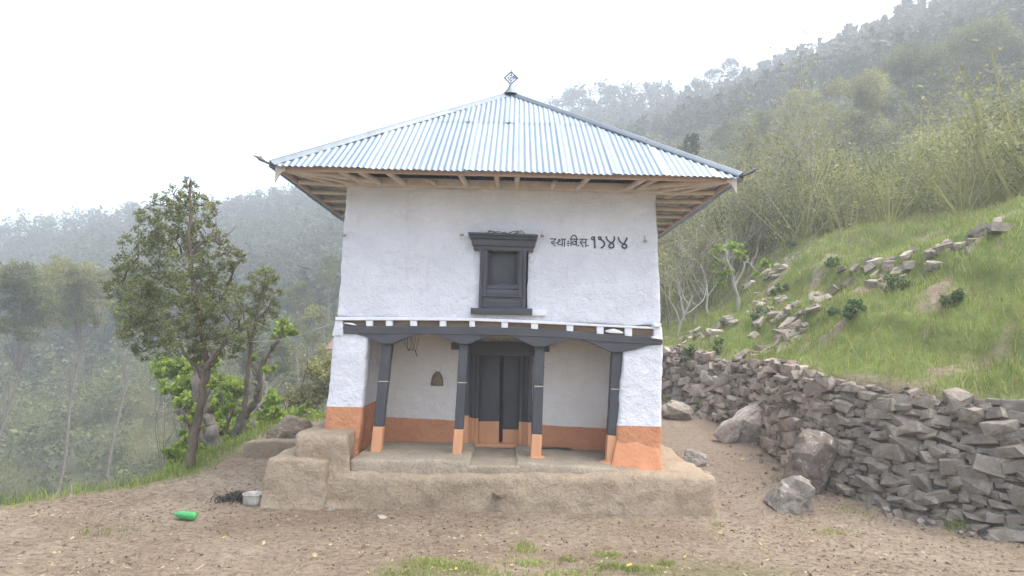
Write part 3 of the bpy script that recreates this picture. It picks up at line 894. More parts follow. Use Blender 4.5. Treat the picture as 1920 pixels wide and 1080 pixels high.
# ---- painted date over the right half of the wall, brush strokes in charcoal paint
TX = lambda x, y: (1020 + x / 11.294, 430 + y / 11.294)
def circ(cx, cy, r, a0=0, a1=360, n=14, ry=None):
    ry = r if ry is None else ry
    return [(cx + r * math.cos(R(a0 + (a1 - a0) * i / n)), cy + ry * math.sin(R(a0 + (a1 - a0) * i / n))) for i in range(n + 1)]
strokes = [
    (22, [(138, 202), (200, 203), (255, 206)]),
    (20, [(238, 212), (222, 244), (180, 262), (152, 274), (180, 304), (212, 330), (240, 354)]),
    (18, [(200, 284), (240, 290), (292, 282)]),
    (18, circ(322, 232, 20) ), (18, [(338, 246), (318, 266), (290, 286), (296, 316), (326, 330), (360, 322), (388, 300)]),
    (20, [(372, 206), (415, 208), (458, 212)]),
    (20, [(388, 210), (388, 352)]), (20, [(434, 212), (434, 362)]),
    (28, [(512, 254), (514, 260)]), (16, [(484, 297), (542, 297)]), (28, [(511, 338), (513, 344)]),
    (20, [(552, 204), (630, 207), (716, 212)]),
    (20, [(572, 206), (572, 346)]), (22, [(576, 206), (582, 165), (604, 134), (636, 124), (668, 136), (688, 168), (694, 208)]),
    (20, circ(640, 285, 40, 20, 350, 16, 36)), (20, [(686, 210), (686, 346)]),
    (24, [(724, 343), (732, 343)]),
    (20, [(756, 207), (830, 210), (916, 216)]),
    (20, [(816, 212), (806, 244), (776, 262), (762, 276), (790, 300), (812, 334), (830, 370)]),
    (18, [(790, 292), (830, 280), (886, 278)]), (20, [(886, 214), (886, 372)]),
    (24, [(926, 344), (934, 344)]),
    (26, circ(1034, 192, 27)), (34, [(1064, 162), (1068, 220), (1072, 300), (1078, 388)]),
    (28, circ(1182, 186, 28)), (30, [(1200, 212), (1240, 238), (1274, 272), (1286, 310), (1268, 352), (1240, 376), (1214, 392)]),
    (26, [(1320, 154), (1330, 202), (1356, 240), (1394, 268), (1436, 290)]),
    (28, [(1490, 160), (1494, 210), (1470, 258), (1430, 290), (1392, 318), (1374, 352), (1392, 384), (1428, 394), (1466, 382), (1480, 348), (1470, 312), (1436, 290)]),
    (26, [(1574, 170), (1584, 216), (1612, 260), (1650, 296), (1700, 316)]),
    (32, [(1754, 186), (1738, 230), (1708, 282), (1676, 318), (1654, 356), (1672, 388), (1706, 402), (1742, 388), (1752, 352), (1736, 326), (1700, 316)]),
]
tv, tf = [], []
from mathutils.bvhtree import BVHTree
wall_tree = BVHTree.FromPolygons([v.co[:] for v in upper.data.vertices], [p.vertices[:] for p in upper.data.polygons])
def on_wall(x, y, off):
    d = Vector(ray(*TX(x, y))).normalized()
    hit = wall_tree.ray_cast(Vector(EYE), d)[0]
    return np.array(hit - d * off)
for si, (wd_, pts) in enumerate(strokes):
    pts = [np.array(p, float) for p in pts]
    fine = []
    for a, b in zip(pts[:-1], pts[1:]):
        n = max(1, int(np.linalg.norm(b - a) / 10))
        fine += [a + (b - a) * i / n for i in range(n)]
    fine.append(pts[-1])
    off = 0.004 + 0.0003 * si
    hw = wd_ * 0.58
    lft, rgt = [], []
    for i, p in enumerate(fine):
        t = fine[min(i + 1, len(fine) - 1)] - fine[max(i - 1, 0)]
        t = t / (np.linalg.norm(t) + 1e-9)
        nn = np.array([-t[1], t[0]])
        ww = hw * (1 + 0.10 * math.sin(i * 1.7 + si))
        lft.append(p + nn * ww); rgt.append(p - nn * ww)
    base = len(tv)
    for l_, r_ in zip(lft, rgt):
        tv += [on_wall(*l_, off), on_wall(*r_, off)]
    for i in range(len(fine) - 1):
        tf.append((base + 2 * i, base + 2 * i + 1, base + 2 * i + 3, base + 2 * i + 2))
    for c_ in (fine[0], fine[-1]):
        b0 = len(tv)
        tv += [on_wall(c_[0] + hw * math.cos(k * math.pi / 5), c_[1] + hw * math.sin(k * math.pi / 5), off + 0.0003) for k in range(10)]
        tf.append(tuple(range(b0, b0 + 10)))
ins = mesh_py('painted_inscription', tv, tf, MAT['dark'], house)
ins['label'] = 'hand-painted founding date in dark Devanagari letters'

# ---- door
D = lambda x, y: (860 + x / 4.5, 640 + y / 4.5)
def dq(x0, y0, x1, y1, x0b=None, x1b=None, k=0.03):
    x0b = x0 if x0b is None else x0b; x1b = x1 if x1b is None else x1b
    return [D(x0, y0), D(x1, y0 + (x1 - x0) * k), D(x1b, y1 + (x1b - x0b) * k), D(x0b, y1)]
def two_tone(name, x0, x1, ysplit, ybot, yf, yb, parent, ytop=20, lean=-9, s=0):
    """upright: charcoal above, clay wash below the split"""
    l1 = lean * (ysplit - ytop) / 850
    o = rbox(name, pq(dq(x0 - lean, ytop, x1 - lean, ysplit, x0 - lean + l1, x1 - lean + l1), yf, yb), 0.006, 0.25, 0.003, 8, MAT['dark'], parent, s)
    rbox('clay_washed_foot', pq(dq(x0 - lean + l1 - .3, ysplit - 1, x1 - lean + l1 + .3, ybot, x0 - .3, x1 + .3), yf - 0.003, yb), 0.005, 0.1, 0.003, 8, MAT['orange_wood'], o, s)
    return o
door = rbox('door', pq(dq(60, 0, 640, 115, 62, 636, 0.02), YV - 0.10, YV + 0.2), 0.008, 0.3, 0.003, 8, MAT['darkh'], house, 110)
jl = [(38, 84, 628, 870, -0.14), (85, 102, 640, 868, -0.06), (103, 130, 648, 868, -0.02), (132, 166, 650, 866, 0.03)]
jr = [(508, 540, 680, 895, 0.03), (542, 556, 682, 897, -0.01), (558, 580, 684, 898, -0.05), (582, 614, 686, 900, -0.10)]
def two_tone_flat(name, x0, x1, ys, yb_, dy, back, lean):
    top = (x0 + lean, 40, x1 + lean)
    o = rbox(name, pq([D(x0 + lean, 40), D(x1 + lean, 40), D(x1, ys), D(x0, ys)], YV + dy, YV + back), 0.006, 0.25, 0.003, 8, MAT['dark'], None, 0)
    o.parent = door
    l2 = -lean * (yb_ - ys) / 600.0
    f = rbox('clay_washed_base', pq([D(x0 - .4, ys - 1), D(x1 + .4, ys - 1), D(x1 + l2 + .4, yb_), D(x0 + l2 - .4, yb_)], YV + dy - 0.003, YV + back), 0.005, 0.1, 0.003, 8, MAT['orange_wood'], None, 0)
    f.parent = door
    return o
def setp(o, p):
    o.parent = p
for (x0, x1, ys, yb_, dy) in jl: two_tone_flat('door_jamb', x0, x1, ys, yb_, dy, 0.22, 14)
for (x0, x1, ys, yb_, dy) in jr: two_tone_flat('door_jamb', x0, x1, ys, yb_, dy, 0.22, 10)
two_tone_flat('door_leaf', 168, 342, 676, 872, 0.10, 0.16, 11)
# the right leaf stands slightly open, hung at its right edge
two_tone_flat('door_leaf', 372, 506, 745, 870, 0.15, 0.20, 10)
rbox('door_gap_dark', pq([D(358, 170), D(376, 170), D(370, 872), D(344, 872)], YV + 0.24, YV + 0.28), 0.004, 0.3, 0, 1, MAT['dark'], door, 112)  # charcoal strip standing in for the unlit opening between the leaves
rbox('threshold', pq(dq(110, 866, 505, 895, 110, 505, 0.02), YV - 0.02, YV + 0.3), 0.012, 0.08, 0.006, 6, MAT['orange_wood'], door, 113)
# dark room behind the door
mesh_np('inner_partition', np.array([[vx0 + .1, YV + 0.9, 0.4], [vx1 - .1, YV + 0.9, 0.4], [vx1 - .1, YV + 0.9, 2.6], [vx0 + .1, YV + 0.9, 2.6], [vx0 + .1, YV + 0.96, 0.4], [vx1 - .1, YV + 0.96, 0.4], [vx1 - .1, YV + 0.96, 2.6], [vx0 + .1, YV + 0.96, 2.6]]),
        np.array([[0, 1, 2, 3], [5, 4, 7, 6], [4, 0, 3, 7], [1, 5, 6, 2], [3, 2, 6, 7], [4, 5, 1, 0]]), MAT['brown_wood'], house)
# beam stubs either side of the door head
rbox('beam_stub', pq([(846, 642), (862, 642), (862, 655.5), (846, 655.5)], YV - 0.22, YV + 0.05), 0.005, 0.1, 0.003, 8, MAT['dark'], house, 114)
rbox('beam_stub', pq([(1012, 644), (1030, 645), (1030, 660), (1012, 659)], YV - 0.22, YV + 0.05), 0.005, 0.1, 0.003, 8, MAT['dark'], house, 115)

# ---- pot-shaped niche in the veranda wall: modelled as a solid bulge in darker brown clay
cx, cz = P(820, 712, YV)[0], P(820, 712, YV)[2]
nv, nf = [], []
prof = [(0.0, 0.118), (0.25, 0.118), (0.55, 0.110), (0.85, 0.090), (1.05, 0.055), (1.18, 0.03)]
ring = [(-w_, h) for h, w_ in prof] + [(w_, h) for h, w_ in reversed(prof)]
n = len(ring)
for (sc_, dy) in ((1.0, 0.0), (0.93, -0.022), (0.80, -0.040), (0.35, -0.052)):
    for (x_, h) in ring:
        nv.append(np.array([cx + x_ * 0.86 * sc_, YV + dy - 0.008, cz - 0.10 + 0.105 + (h * 0.2 - 0.105) * sc_]))
for s_ in range(3):
    for k in range(n):
        k2 = (k + 1) % n
        nf.append((s_ * n + k, s_ * n + k2, (s_ + 1) * n + k2, (s_ + 1) * n + k))
nf.append(tuple(range(3 * n, 4 * n)))
nm = plain('dark_brown_clay', (0.15, 0.115, 0.085), (0.25, 0.195, 0.15), 12, 0.9, 0, 0.6, 40, 0.01)
nich = fix_normals(mesh_py('wall_niche', nv, nf, nm, house, True))

# ---- dried plants hanging under the veranda beam, left bay
hp = MB()
for (x0, y0, pts) in [(757, 640, [(762, 650), (767, 658)]), (764, 641, [(764, 652), (765, 655)]), (772, 641, [(775, 650), (773, 658)]), (779, 641, [(776, 652), (780, 662)]), (785, 641, [(782, 650), (779, 658), (782, 668)]), (770, 641, [(771, 648), (768, 657)])]:
    path = [P(x0, y0 - 8, 0.55)] + [P(x, y, 0.55 + 0.03 * random.random()) for x, y in pts]
    hp.tube(path, [0.004] * (len(path) - 1) + [0.010], 4)
tag(hp.build('hanging_dried_plants', MAT['twig'], None), 'thin dried stalks hanging under the veranda beam', 'dried plants')

# ---- grass broom lying on the right-hand earth seat
bm_ = MB()
b0 = P(1012, 843, 0.88)
for k in range(40):
    a = b0 + np.array([0.02 * random.random(), -0.02 * random.random(), 0.012 + 0.02 * random.random()])
    e_ = a + np.array([0.42 + 0.12 * random.random(), -0.12 + 0.16 * random.random(), -0.03 + 0.05 * random.random()])
    bm_.tube([a, (a + e_) / 2 + np.array([0, 0, .012]), e_], [0.004, 0.003, 0.002], 4)
tag(bm_.build('grass_broom', MAT['twig'], None), 'thin dark grass broom lying on the veranda floor by the wall', 'broom')

# ---- roof
YE = -0.85
eL, eR = P(512, 313, YE), P(1386, 331, YE)
ze = (eL[2] + eR[2]) / 2
XL, XR = eL[0], eR[0]
Wd = XR - XL
xc = (XL + XR) / 2
YA = YE + Wd / 2
apx = P(945, 180, YA)
za = apx[2]
RISE = za - ze
S = math.hypot(Wd / 2, RISE)
roof = rbox('roof', box8(XL + 0.95, XR - 0.95, YE + 0.95, YE + Wd - 0.95, ze - 0.02, ze + 0.05), 0.0, 2, 0, 1, MAT['soffit_wood'], house, 120, None, False)
roof['label'] = 'hipped roof of corrugated sheets with wooden eaves'
# distance up the slope where the two courses lap (seen at y = 233 above the middle)
d_ = ray(945, 234)
tt = (ze - EYE[2] - RISE / (Wd / 2) * (YE - EYE[1])) / (d_[2] - RISE / (Wd / 2) * d_[1])
v_lap = (EYE[1] + d_[1] * tt - YE) / (Wd / 2) * S
PITCHC, AMP = 0.086, 0.0088
corners = [np.array([XL, YE, ze]), np.array([XR, YE, ze]), np.array([XR, YE + Wd, ze]), np.array([XL, YE + Wd, ze])]
apex = np.array([xc, YA, za])
def roof_face(fi):
    a, b = corners[fi], corners[(fi + 1) % 4]
    U = (b - a) / Wd
    mid = (a + b) / 2
    Vv = (apex - mid) / S
    N = np.cross(U, Vv)
    step = PITCHC / 8
    for course in (0, 1):
        v0, v1 = (-0.07, v_lap + 0.12) if course == 0 else (v_lap, S - 0.03)
        wsh = 8 * PITCHC
        lo = 0.0
        k0 = 0 if course == 0 else 0
        ns = int(math.ceil(Wd / wsh))
        for k in range(ns):
            u0 = k * wsh - (0.35 * wsh if course else 0.1)
            u1 = u0 + wsh + PITCHC * 0.9
            tilt = random.uniform(-0.006, 0.006)
            jit = random.uniform(-0.012, 0.012)
            verts, faces, prev = [], [], None
            u = max(u0, 0.03)
            while u <= min(u1, Wd - 0.03):
                vm = S * min(u, Wd - u) / (Wd / 2) - 0.02
                hi = min(v1, vm)
                lo_ = v0 + jit + tilt * (u - u0)
                if hi > lo_ + 0.02:
                    h = AMP * math.cos(2 * math.pi * u / PITCHC) + 0.03 + 0.006 * course + (0.008 if (u - u0) < PITCHC * 0.9 else 0.0)
                    i0 = len(verts)
                    for q in (0, 0.33, 0.67, 1):
                        vv = lo_ + (hi - lo_) * q
                        verts.append(a + U * u + Vv * vv + N * (h + 0.004 * math.sin(vv * 2.1 + k * 1.9 + fi)))
                    if prev is not None:
                        for q in range(3):
                            faces.append((prev + q, i0 + q, i0 + q + 1, prev + q + 1))
                    prev = i0
                else:
                    prev = None
                u += step
            if len(faces) > 6:
                o = mesh_np('roof_sheet', np.array(verts), np.array(faces), MAT['zinc'], roof, True)
for fi in range(4):
    roof_face(fi)
# hip cappings: folded strips with a rolled crown
for i, c_ in enumerate(corners):
    d1 = corners[(i + 1) % 4] - c_; d1 = d1 / np.linalg.norm(d1)
    d2 = corners[(i - 1) % 4] - c_; d2 = d2 / np.linalg.norm(d2)
    hip = apex - c_; Lh = np.linalg.norm(hip); hip = hip / Lh
    s1 = d1 - hip * (d1 @ hip); s1 /= np.linalg.norm(s1)
    s2 = d2 - hip * (d2 @ hip); s2 /= np.linalg.norm(s2)
    upn = np.array([0, 0, 1.0]); upn = upn - hip * (upn @ hip); upn /= np.linalg.norm(upn)
    sec = [(s1 * 0.090 + upn * 0.042), (s1 * 0.086 + upn * 0.054), (s1 * 0.034 + upn * 0.066), (s1 * 0.018 + upn * 0.080), (upn * 0.088), (s2 * 0.018 + upn * 0.080), (s2 * 0.034 + upn * 0.066), (s2 * 0.086 + upn * 0.054), (s2 * 0.090 + upn * 0.042)]
    nseg = 3
    for k in range(nseg):
        t0, t1 = -0.02 + Lh * k / nseg, Lh * (k + 1) / nseg + (0.03 if k < nseg - 1 else 0.0)
        v = []
        for t in np.linspace(t0, t1, 5):
            lift = 0.004 * (k % 2)
            v += [c_ + hip * t + q + upn * lift for q in sec]
        n = len(sec)
        f = [(j * n + m_, j * n + m_ + 1, (j + 1) * n + m_ + 1, (j + 1) * n + m_) for j in range(4) for m_ in range(n - 1)]
        mesh_py('hip_cap', v, f, MAT['zinc_cap'], roof, True)
# lathed crown and open diamond finial
def lathe(prof, n=14, c=(0, 0, 0)):
    V, Fc = [], []
    for r_, z_ in prof:
        for k in range(n):
            V.append(np.array([c[0] + r_ * math.cos(2 * math.pi * k / n), c[1] + r_ * math.sin(2 * math.pi * k / n), c[2] + z_]))
    for j in range(len(prof) - 1):
        for k in range(n):
            Fc.append((j * n + k, j * n + (k + 1) % n, (j + 1) * n + (k + 1) % n, (j + 1) * n + k))
    return V, Fc
fin = MB()
fin.add(*lathe([(0.18, -0.02), (0.11, 0.06), (0.065, 0.12), (0.04, 0.17), (0.03, 0.21), (0.0, 0.22)], 12, apex + (0, 0, 0.03)))
fin.build('finial_crown', MAT['zinc_cap'], roof)
fz = apex + np.array([0, 0, 0.24])
dm = MB()
hh = 0.125
cdm = fz + np.array([0, 0, hh])
for sc_, rr_ in ((1.0, 0.014), (0.55, 0.008)):
    q = [cdm + np.array([0, 0, -hh * sc_]), cdm + np.array([hh * sc_ * 1.02, 0, 0]), cdm + np.array([0, 0, hh * sc_]), cdm + np.array([-hh * sc_ * 1.02, 0, 0])]
    for k in range(4):
        dm.tube([q[k], q[(k + 1) % 4]], rr_, 5)
dm.tube([fz + (0, 0, -0.04), cdm + (0, 0, hh + 0.05)], 0.009, 5)
dm.tube([cdm + (-hh * 0.6, 0, 0), cdm + (hh * 1.25, 0, 0)], 0.008, 5)
dm.tube([cdm + (0.05, 0, 0.045), cdm + (0.12, 0, -0.02)], 0.006, 5)
dm.tube([cdm + (-0.05, 0, -0.05), cdm + (0.09, 0, 0.06)], 0.006, 5)
dm.build('finial', MAT['iron'], roof)
# fascia boards
zf0 = P(945, 330, YE + 0.03)[2]
fb = 0.028
zt = ze + 0.012
for i, c_ in enumerate(corners):
    d = corners[(i + 1) % 4] - c_; Ld = np.linalg.norm(d); d = d / Ld
    inn = np.array([-d[1], d[0], 0])
    a = c_ + inn * 0.05 + d * 0.055; b = c_ + inn * 0.05 + d * (Ld - 0.05 if i % 2 == 0 else Ld - 0.09)
    if i % 2: a = a + d * 0.03
    q = lambda p, z: np.array([p[0], p[1], z])
    rbox('fascia_board', c8((q(a, zf0), q(a, zt)), (q(b, zf0), q(b, zt)), (q(a + inn * fb, zf0), q(a + inn * fb, zt)), (q(b + inn * fb, zf0), q(b + inn * fb, zt))),
         0.004, 0.4, 0.004, 1.5, MAT['fascia_wood'], roof, 130 + i)
# corner pendants and curled corner horns
for i, c_ in enumerate(corners):
    ox = 1 if c_[0] < xc else -1
    oy = 1 if c_[1] < YA else -1
    p = c_ + np.array([ox * 0.085, oy * 0.035, 0])
    pts = [(-0.055, 0.0), (0.075, 0.0), (0.085, -0.10), (0.035, -0.13), (0.0, -0.17), (-0.035, -0.24), (-0.055, -0.28)]
    n = len(pts)
    v = [p + np.array([ox * x_, 0, zf0 - p[2] + 0.10 + z_]) for x_, z_ in pts] + [p + np.array([ox * x_, oy * -0.028, zf0 - p[2] + 0.10 + z_]) for x_, z_ in pts]
    f = [tuple(range(n)), tuple(reversed(range(n, 2 * n)))] + [(k, (k + 1) % n, n + (k + 1) % n, n + k) for k in range(n)]
    fix_normals(mesh_py('corner_pendant', v, f, MAT['tan_wood'], roof))
    o = np.array([-ox, -oy * 0.25, 0]); o = o / np.linalg.norm(o)
    hm = MB()
    c0 = c_ + np.array([0, 0, 0.02])
    hm.tube([c0 - o * 0.15, c0 + o * 0.02, c0 + o * 0.10 + (0, 0, 0.025), c0 + o * 0.17 + (0, 0, 0.06), c0 + o * 0.22 + (0, 0, 0.09), c0 + o * 0.27 + (0, 0, 0.10)], [0.02, 0.02, 0.018, 0.030, 0.016, 0.006], 6)
    hm.tube([c0 + o * 0.13 + (0, 0, 0.05), c0 + o * 0.17 + (0, 0, 0.095), c0 + o * 0.20 + (0, 0, 0.085)], [0.010, 0.014, 0.006], 5)
    hm.build('corner_horn', MAT['iron'], roof)
# soffit: boards over pole rafter tails
zs = P(945, 353, 0.0)[2]
zsf = zf0 + 0.03
def soffit_side(fi, xs=None):
    a, b = corners[fi], corners[(fi + 1) % 4]
    U = (b - a) / Wd
    Nn = np.array([-U[1], U[0], 0])
    up = np.array([0, 0, 1.0])
    depth = 0.98
    nb = 5
    for k in range(nb):
        d0, d1 = 0.085 + k * (depth - 0.085) / nb, 0.085 + (k + 1) * (depth - 0.085) / nb - 0.012
        z0, z1 = [zsf + 0.055 + (d - 0.08) * 0.16 + random.uniform(0, 0.012) for d in (d0, d1)]
        for (ua, ub) in ((d1 + 0.02, Wd * (0.3 + 0.12 * random.random())), (None, Wd - d1 - 0.02)):
            if ua is None: ua = last + 0.01
            last = ub
            q = lambda u, d, z: np.array([(a + U * u + Nn * d)[0], (a + U * u + Nn * d)[1], z])
            o = rbox('soffit_board', c8((q(ua, d0, z0), q(ua, d0, z0 + .02)), (q(ub, d0, z0), q(ub, d0, z0 + .02)), (q(ua, d1, z1), q(ua, d1, z1 + .02)), (q(ub, d1, z1), q(ub, d1, z1 + .02))),
                     0.0, 0.5, 0.004, 3, MAT['soffit_wood'], roof, 140 + k, None, False)
    if xs is None:
        xs = np.linspace(XL + 1.05, XR - 1.05, 9) - XL
    for j, u in enumerate(xs):
        w2 = 0.032 + 0.012 * random.random()
        stub = j in (3, 7) and fi == 0
        d0 = 0.07 if not stub else 0.55
        u2 = u
        uf = u + (Wd / 2 - u) * -0.10
        q = lambda uu, d, z: a * (1, 1, 0) + U * uu + Nn * d + np.array([0, 0, z])
        m = MB()
        m.tube([q(uf, d0, zsf + 0.012), q((uf + u) / 2, 0.5, zsf + 0.015 + 0.01 * random.random()), q(u, 1.0, zs + 0.045)], [w2 * 0.95, w2, w2 * 1.1], 7)
        m.build('rafter_tail', MAT['tan_wood'], roof)
fr_x = [P(px, 353, 0.0)[0] - XL for px in (685, 716, 761, 818, 876, 934, 968, 1034, 1081, 1170, 1190)]
soffit_side(0, fr_x)
for fi in (1, 2, 3):
    soffit_side(fi)
for i, c_ in enumerate(corners):                # diagonal hip beams of the eaves
    ox = 1 if c_[0] < xc else -1
    oy = 1 if c_[1] < YA else -1
    for sp in (-0.16, 0.0, 0.16):
        m = MB()
        a = c_ + np.array([ox * 0.10, oy * 0.10, 0]); a[2] = zsf + 0.005
        e_ = c_ + np.array([ox * (0.98 + sp * 1.6), oy * (0.98 - sp * 1.6), 0]); e_[2] = zs + 0.035
        m.tube([a, (a + e_) / 2 + (0, 0, 0.01), e_], [0.035, 0.042, 0.045], 7)
        m.build('hip_rafter', MAT['tan_wood'], roof)
# wall plate timbers along the wall head
for (x0, x1, y0, y1) in ((ul1[0] - 0.02, ur1[0] + 0.02, -0.02, 0.16), (ul1[0] - 0.05, ul1[0] + 0.12, 0.17, YB - 0.2), (ur1[0] - 0.12, ur1[0] + 0.05, 0.17, YB - 0.2)):
    rbox('wall_plate', c8(((x0, y0, ul1[2] - 0.02), (x0, y0, zs + 0.12)), ((x1, y0, ur1[2] - 0.02), (x1, y0, zs + 0.12)), ((x0, y1, ul1[2] - .02), (x0, y1, zs + 0.12)), ((x1, y1, ur1[2] - .02), (x1, y1, zs + 0.12))), 0.01, 0.4, 0.006, 4, MAT['tan_wood'], roof, 150)

# ================================================================== BANK, WALL AND STONES
def T(px, py, tmax=60):
    """where the sight line meets the ground"""
    d = ray(px, py)
    t = np.concatenate([np.arange(2, 25, 0.02), np.arange(25, 300, 0.25)])
    p = EYE[None] + d[None] * t[:, None]
    hit = np.nonzero(p[:, 2] < H(p[:, 0], p[:, 1]))[0]
    return p[hit[0]] if len(hit) else p[-1]

def hull_mesh(name, seed, n=15, mat=None):
    rg_ = np.random.default_rng(seed)
    bm = bmesh.new()
    for sx_ in (-1, 1):
        for sy_ in (-1, 1):
            for sz_ in (-1, 1):
                bm.verts.new((sx_ * rg_.uniform(0.55, 1.05), sy_ * rg_.uniform(0.55, 1.05), sz_ * rg_.uniform(0.55, 1.05)))
    for k in range(n - 9):
        v = rg_.normal(size=3); v /= np.linalg.norm(v)
        bm.verts.new(v * rg_.uniform(0.95, 1.2))
    r_ = bmesh.ops.convex_hull(bm, input=bm.verts)
    bmesh.ops.delete(bm, geom=[g for g in r_['geom_interior'] if isinstance(g, bmesh.types.BMVert)], context='VERTS')
    me = bpy.data.meshes.new(name)
    bm.to_mesh(me); bm.free()
    me.materials.append(mat)
    return me
STONES = [hull_mesh('stone', 100 + i, 13 + i % 4, MAT['rock']) for i in range(14)]

def stone_obj(name, me, loc, size, rot, parent=None):
    o = bpy.data.objects.new(name, me)
    COL.objects.link(o)
    o.location, o.scale, o.rotation_euler = loc, size, rot
    if parent is not None:
        o.parent = parent
        o.matrix_parent_inverse = Matrix.Translation(parent.location).inverted()
    return o

wall_root = empty('stone_wall', (4.9, 2.5, 0.3))
tag(wall_root, 'dry rubble retaining wall holding up the grassy bank beside the house', 'wall')
# walk along the wall line
seg = WL[3:-2]
cum = [0]
for a, b in zip(seg[:-1], seg[1:]): cum.append(cum[-1] + np.linalg.norm(b - a))
def wl_at(s):
    i = min(max(np.searchsorted(cum, s) - 1, 0), len(seg) - 2)
    t = (s - cum[i]) / (cum[i + 1] - cum[i])
    e = seg[i + 1] - seg[i]; e = e / np.linalg.norm(e)
    return seg[i] + (seg[i + 1] - seg[i]) * t, np.array([-e[1], e[0]])      # uphill normal
cand = []
row = 0
h = 0.02
while h < 1.95:
    s_ = rng.uniform(0, 0.2)
    while s_ < cum[-1] - 0.05:
        sz = rng.choice([0.045, 0.066, 0.092, 0.13], p=[0.28, 0.30, 0.26, 0.16]) * rng.uniform(0.85, 1.2)
        p, nrm = wl_at(s_)
        hw = 1.25 + 0.42 * float(sm(5, 2.5, p[1])) + 0.35 * float(fbm(np.array([p[0] * 0.7]), np.array([p[1] * 0.7]), 21)[0])
        hw *= (1 - 0.3 * float(sm(5.6, 8.5, p[0]) * sm(0, -3, p[1])))
        if h < hw + 0.05:
            u = min(max(h / hw, 0), 1)
            inv = 0.5 - math.sin(math.asin(1 - 2 * u) / 3)
            dd_ = 0.02 + 0.40 * inv - 0.02 + rng.uniform(-0.03, 0.03)
            x_, y_ = p + nrm * dd_
            base = Hs(*(p - nrm * 0.1))
            loc = (x_, y_, base + h + rng.uniform(-0.05, 0.05))
            dist = np.linalg.norm(np.array(loc) - EYE)
            px = 960 + F * x_ / (y_ - EYE[1]) if y_ > EYE[1] + 1 else 9999
            score = sz / dist * (1 if px < 1540 else 0.35 if px < 2000 else 0.05)
            cand.append((score, loc, (sz * rng.uniform(0.95, 1.7), sz * rng.uniform(0.8, 1.3), sz * rng.uniform(0.45, 0.85)), tuple(rng.uniform(-0.35, 0.35, 2)) + (math.atan2(nrm[0], -nrm[1]) + rng.uniform(-0.4, 0.4),)))
        s_ += sz * rng.uniform(1.55, 1.95)
    h += 0.085
cand.sort(key=lambda c: -c[0])
for i, (sc_, loc, size, rot) in enumerate(cand[:290]):
    stone_obj('stone', STONES[i % 14], loc, size, rot, wall_root)
def merge_stones(name, items, parent, kindstuff=True, mats=None):
    vs_, fs_, off = [], [], 0
    data = []
    for me in STONES:
        v = np.array([v.co[:] for v in me.vertices]); f = np.array([p.vertices[:] for p in me.polygons])
        data.append((v, f))
    from mathutils import Euler
    for i, (loc, size, rot) in enumerate(items):
        v, f = data[i % 14]
        M = np.array(Euler(rot).to_matrix())
        vs_.append((v * np.array(size)) @ M.T + np.array(loc)); fs_.append(f + off); off += len(v)
    o = mesh_np(name, np.concatenate(vs_), np.concatenate(fs_), mats or MAT['rock'], parent)
    if kindstuff: o['kind'] = 'stuff'
    return o
foot = []
for _ in range(150):                              # rubble fallen along the wall foot
    p, nrm = wl_at(rng.uniform(0, cum[-1]))
    q = p - nrm * abs(rng.normal()) * 0.22
    sz = rng.uniform(0.015, 0.06)
    foot.append(((q[0], q[1], Hs(*q) + sz * 0.2), (sz * 1.3, sz, sz * 0.7), tuple(rng.uniform(0, 6, 3))))
merge_stones('small_stones', [c[1:] for c in cand[290:]] + foot, wall_root)

def boulder(name, loc, dims, seed, rot=(0, 0, 0), label=None, cat='boulder', mat=None, amp=0.30, sub=4, parent=None, flat=0.0):
    bm = bmesh.new()
    bmesh.ops.create_icosphere(bm, subdivisions=sub, radius=1)
    gb = np.random.default_rng(seed + 500)
    pn_ = gb.normal(size=(10, 3)); pn_ /= np.linalg.norm(pn_, axis=1)[:, None]
    pd_ = gb.uniform(0.62, 0.95, 10)
    for v in bm.verts:
        p = v.co.copy()
        dt = np.clip(pn_ @ np.array(p), 1e-3, None)
        rr_ = np.minimum(pd_ / dt, 1.35)
        rad_ = float(-np.log(np.mean(np.exp(-38 * rr_))) / 38)
        n2 = noise.noise(p * 2.2 + Vector((seed, seed * 2.2, 0)))
        n3 = noise.noise(p * 6 + Vector((seed, 0, seed * 1.2)))
        n4 = noise.noise(p * 15 + Vector((seed, 3, seed * 1.2)))
        q = p * rad_ * (1 + amp * 0.35 * n2 + amp * 0.22 * n3 + amp * 0.12 * n4)
        if q.z < -0.55: q.z = -0.55
        v.co = q
    me = bpy.data.meshes.new(name)
    bm.to_mesh(me); bm.free()
    for p in me.polygons: p.use_smooth = name != 'boulder'
    me.materials.append(mat or MAT['boulder'])
    o = bpy.data.objects.new(name, me)
    COL.objects.link(o)
    o.location, o.scale, o.rotation_euler = loc, dims, rot
    if parent is not None:
        o.parent = parent; o.matrix_parent_inverse = Matrix.Translation(parent.location).inverted()
    if label: tag(o, label, cat)
    return o

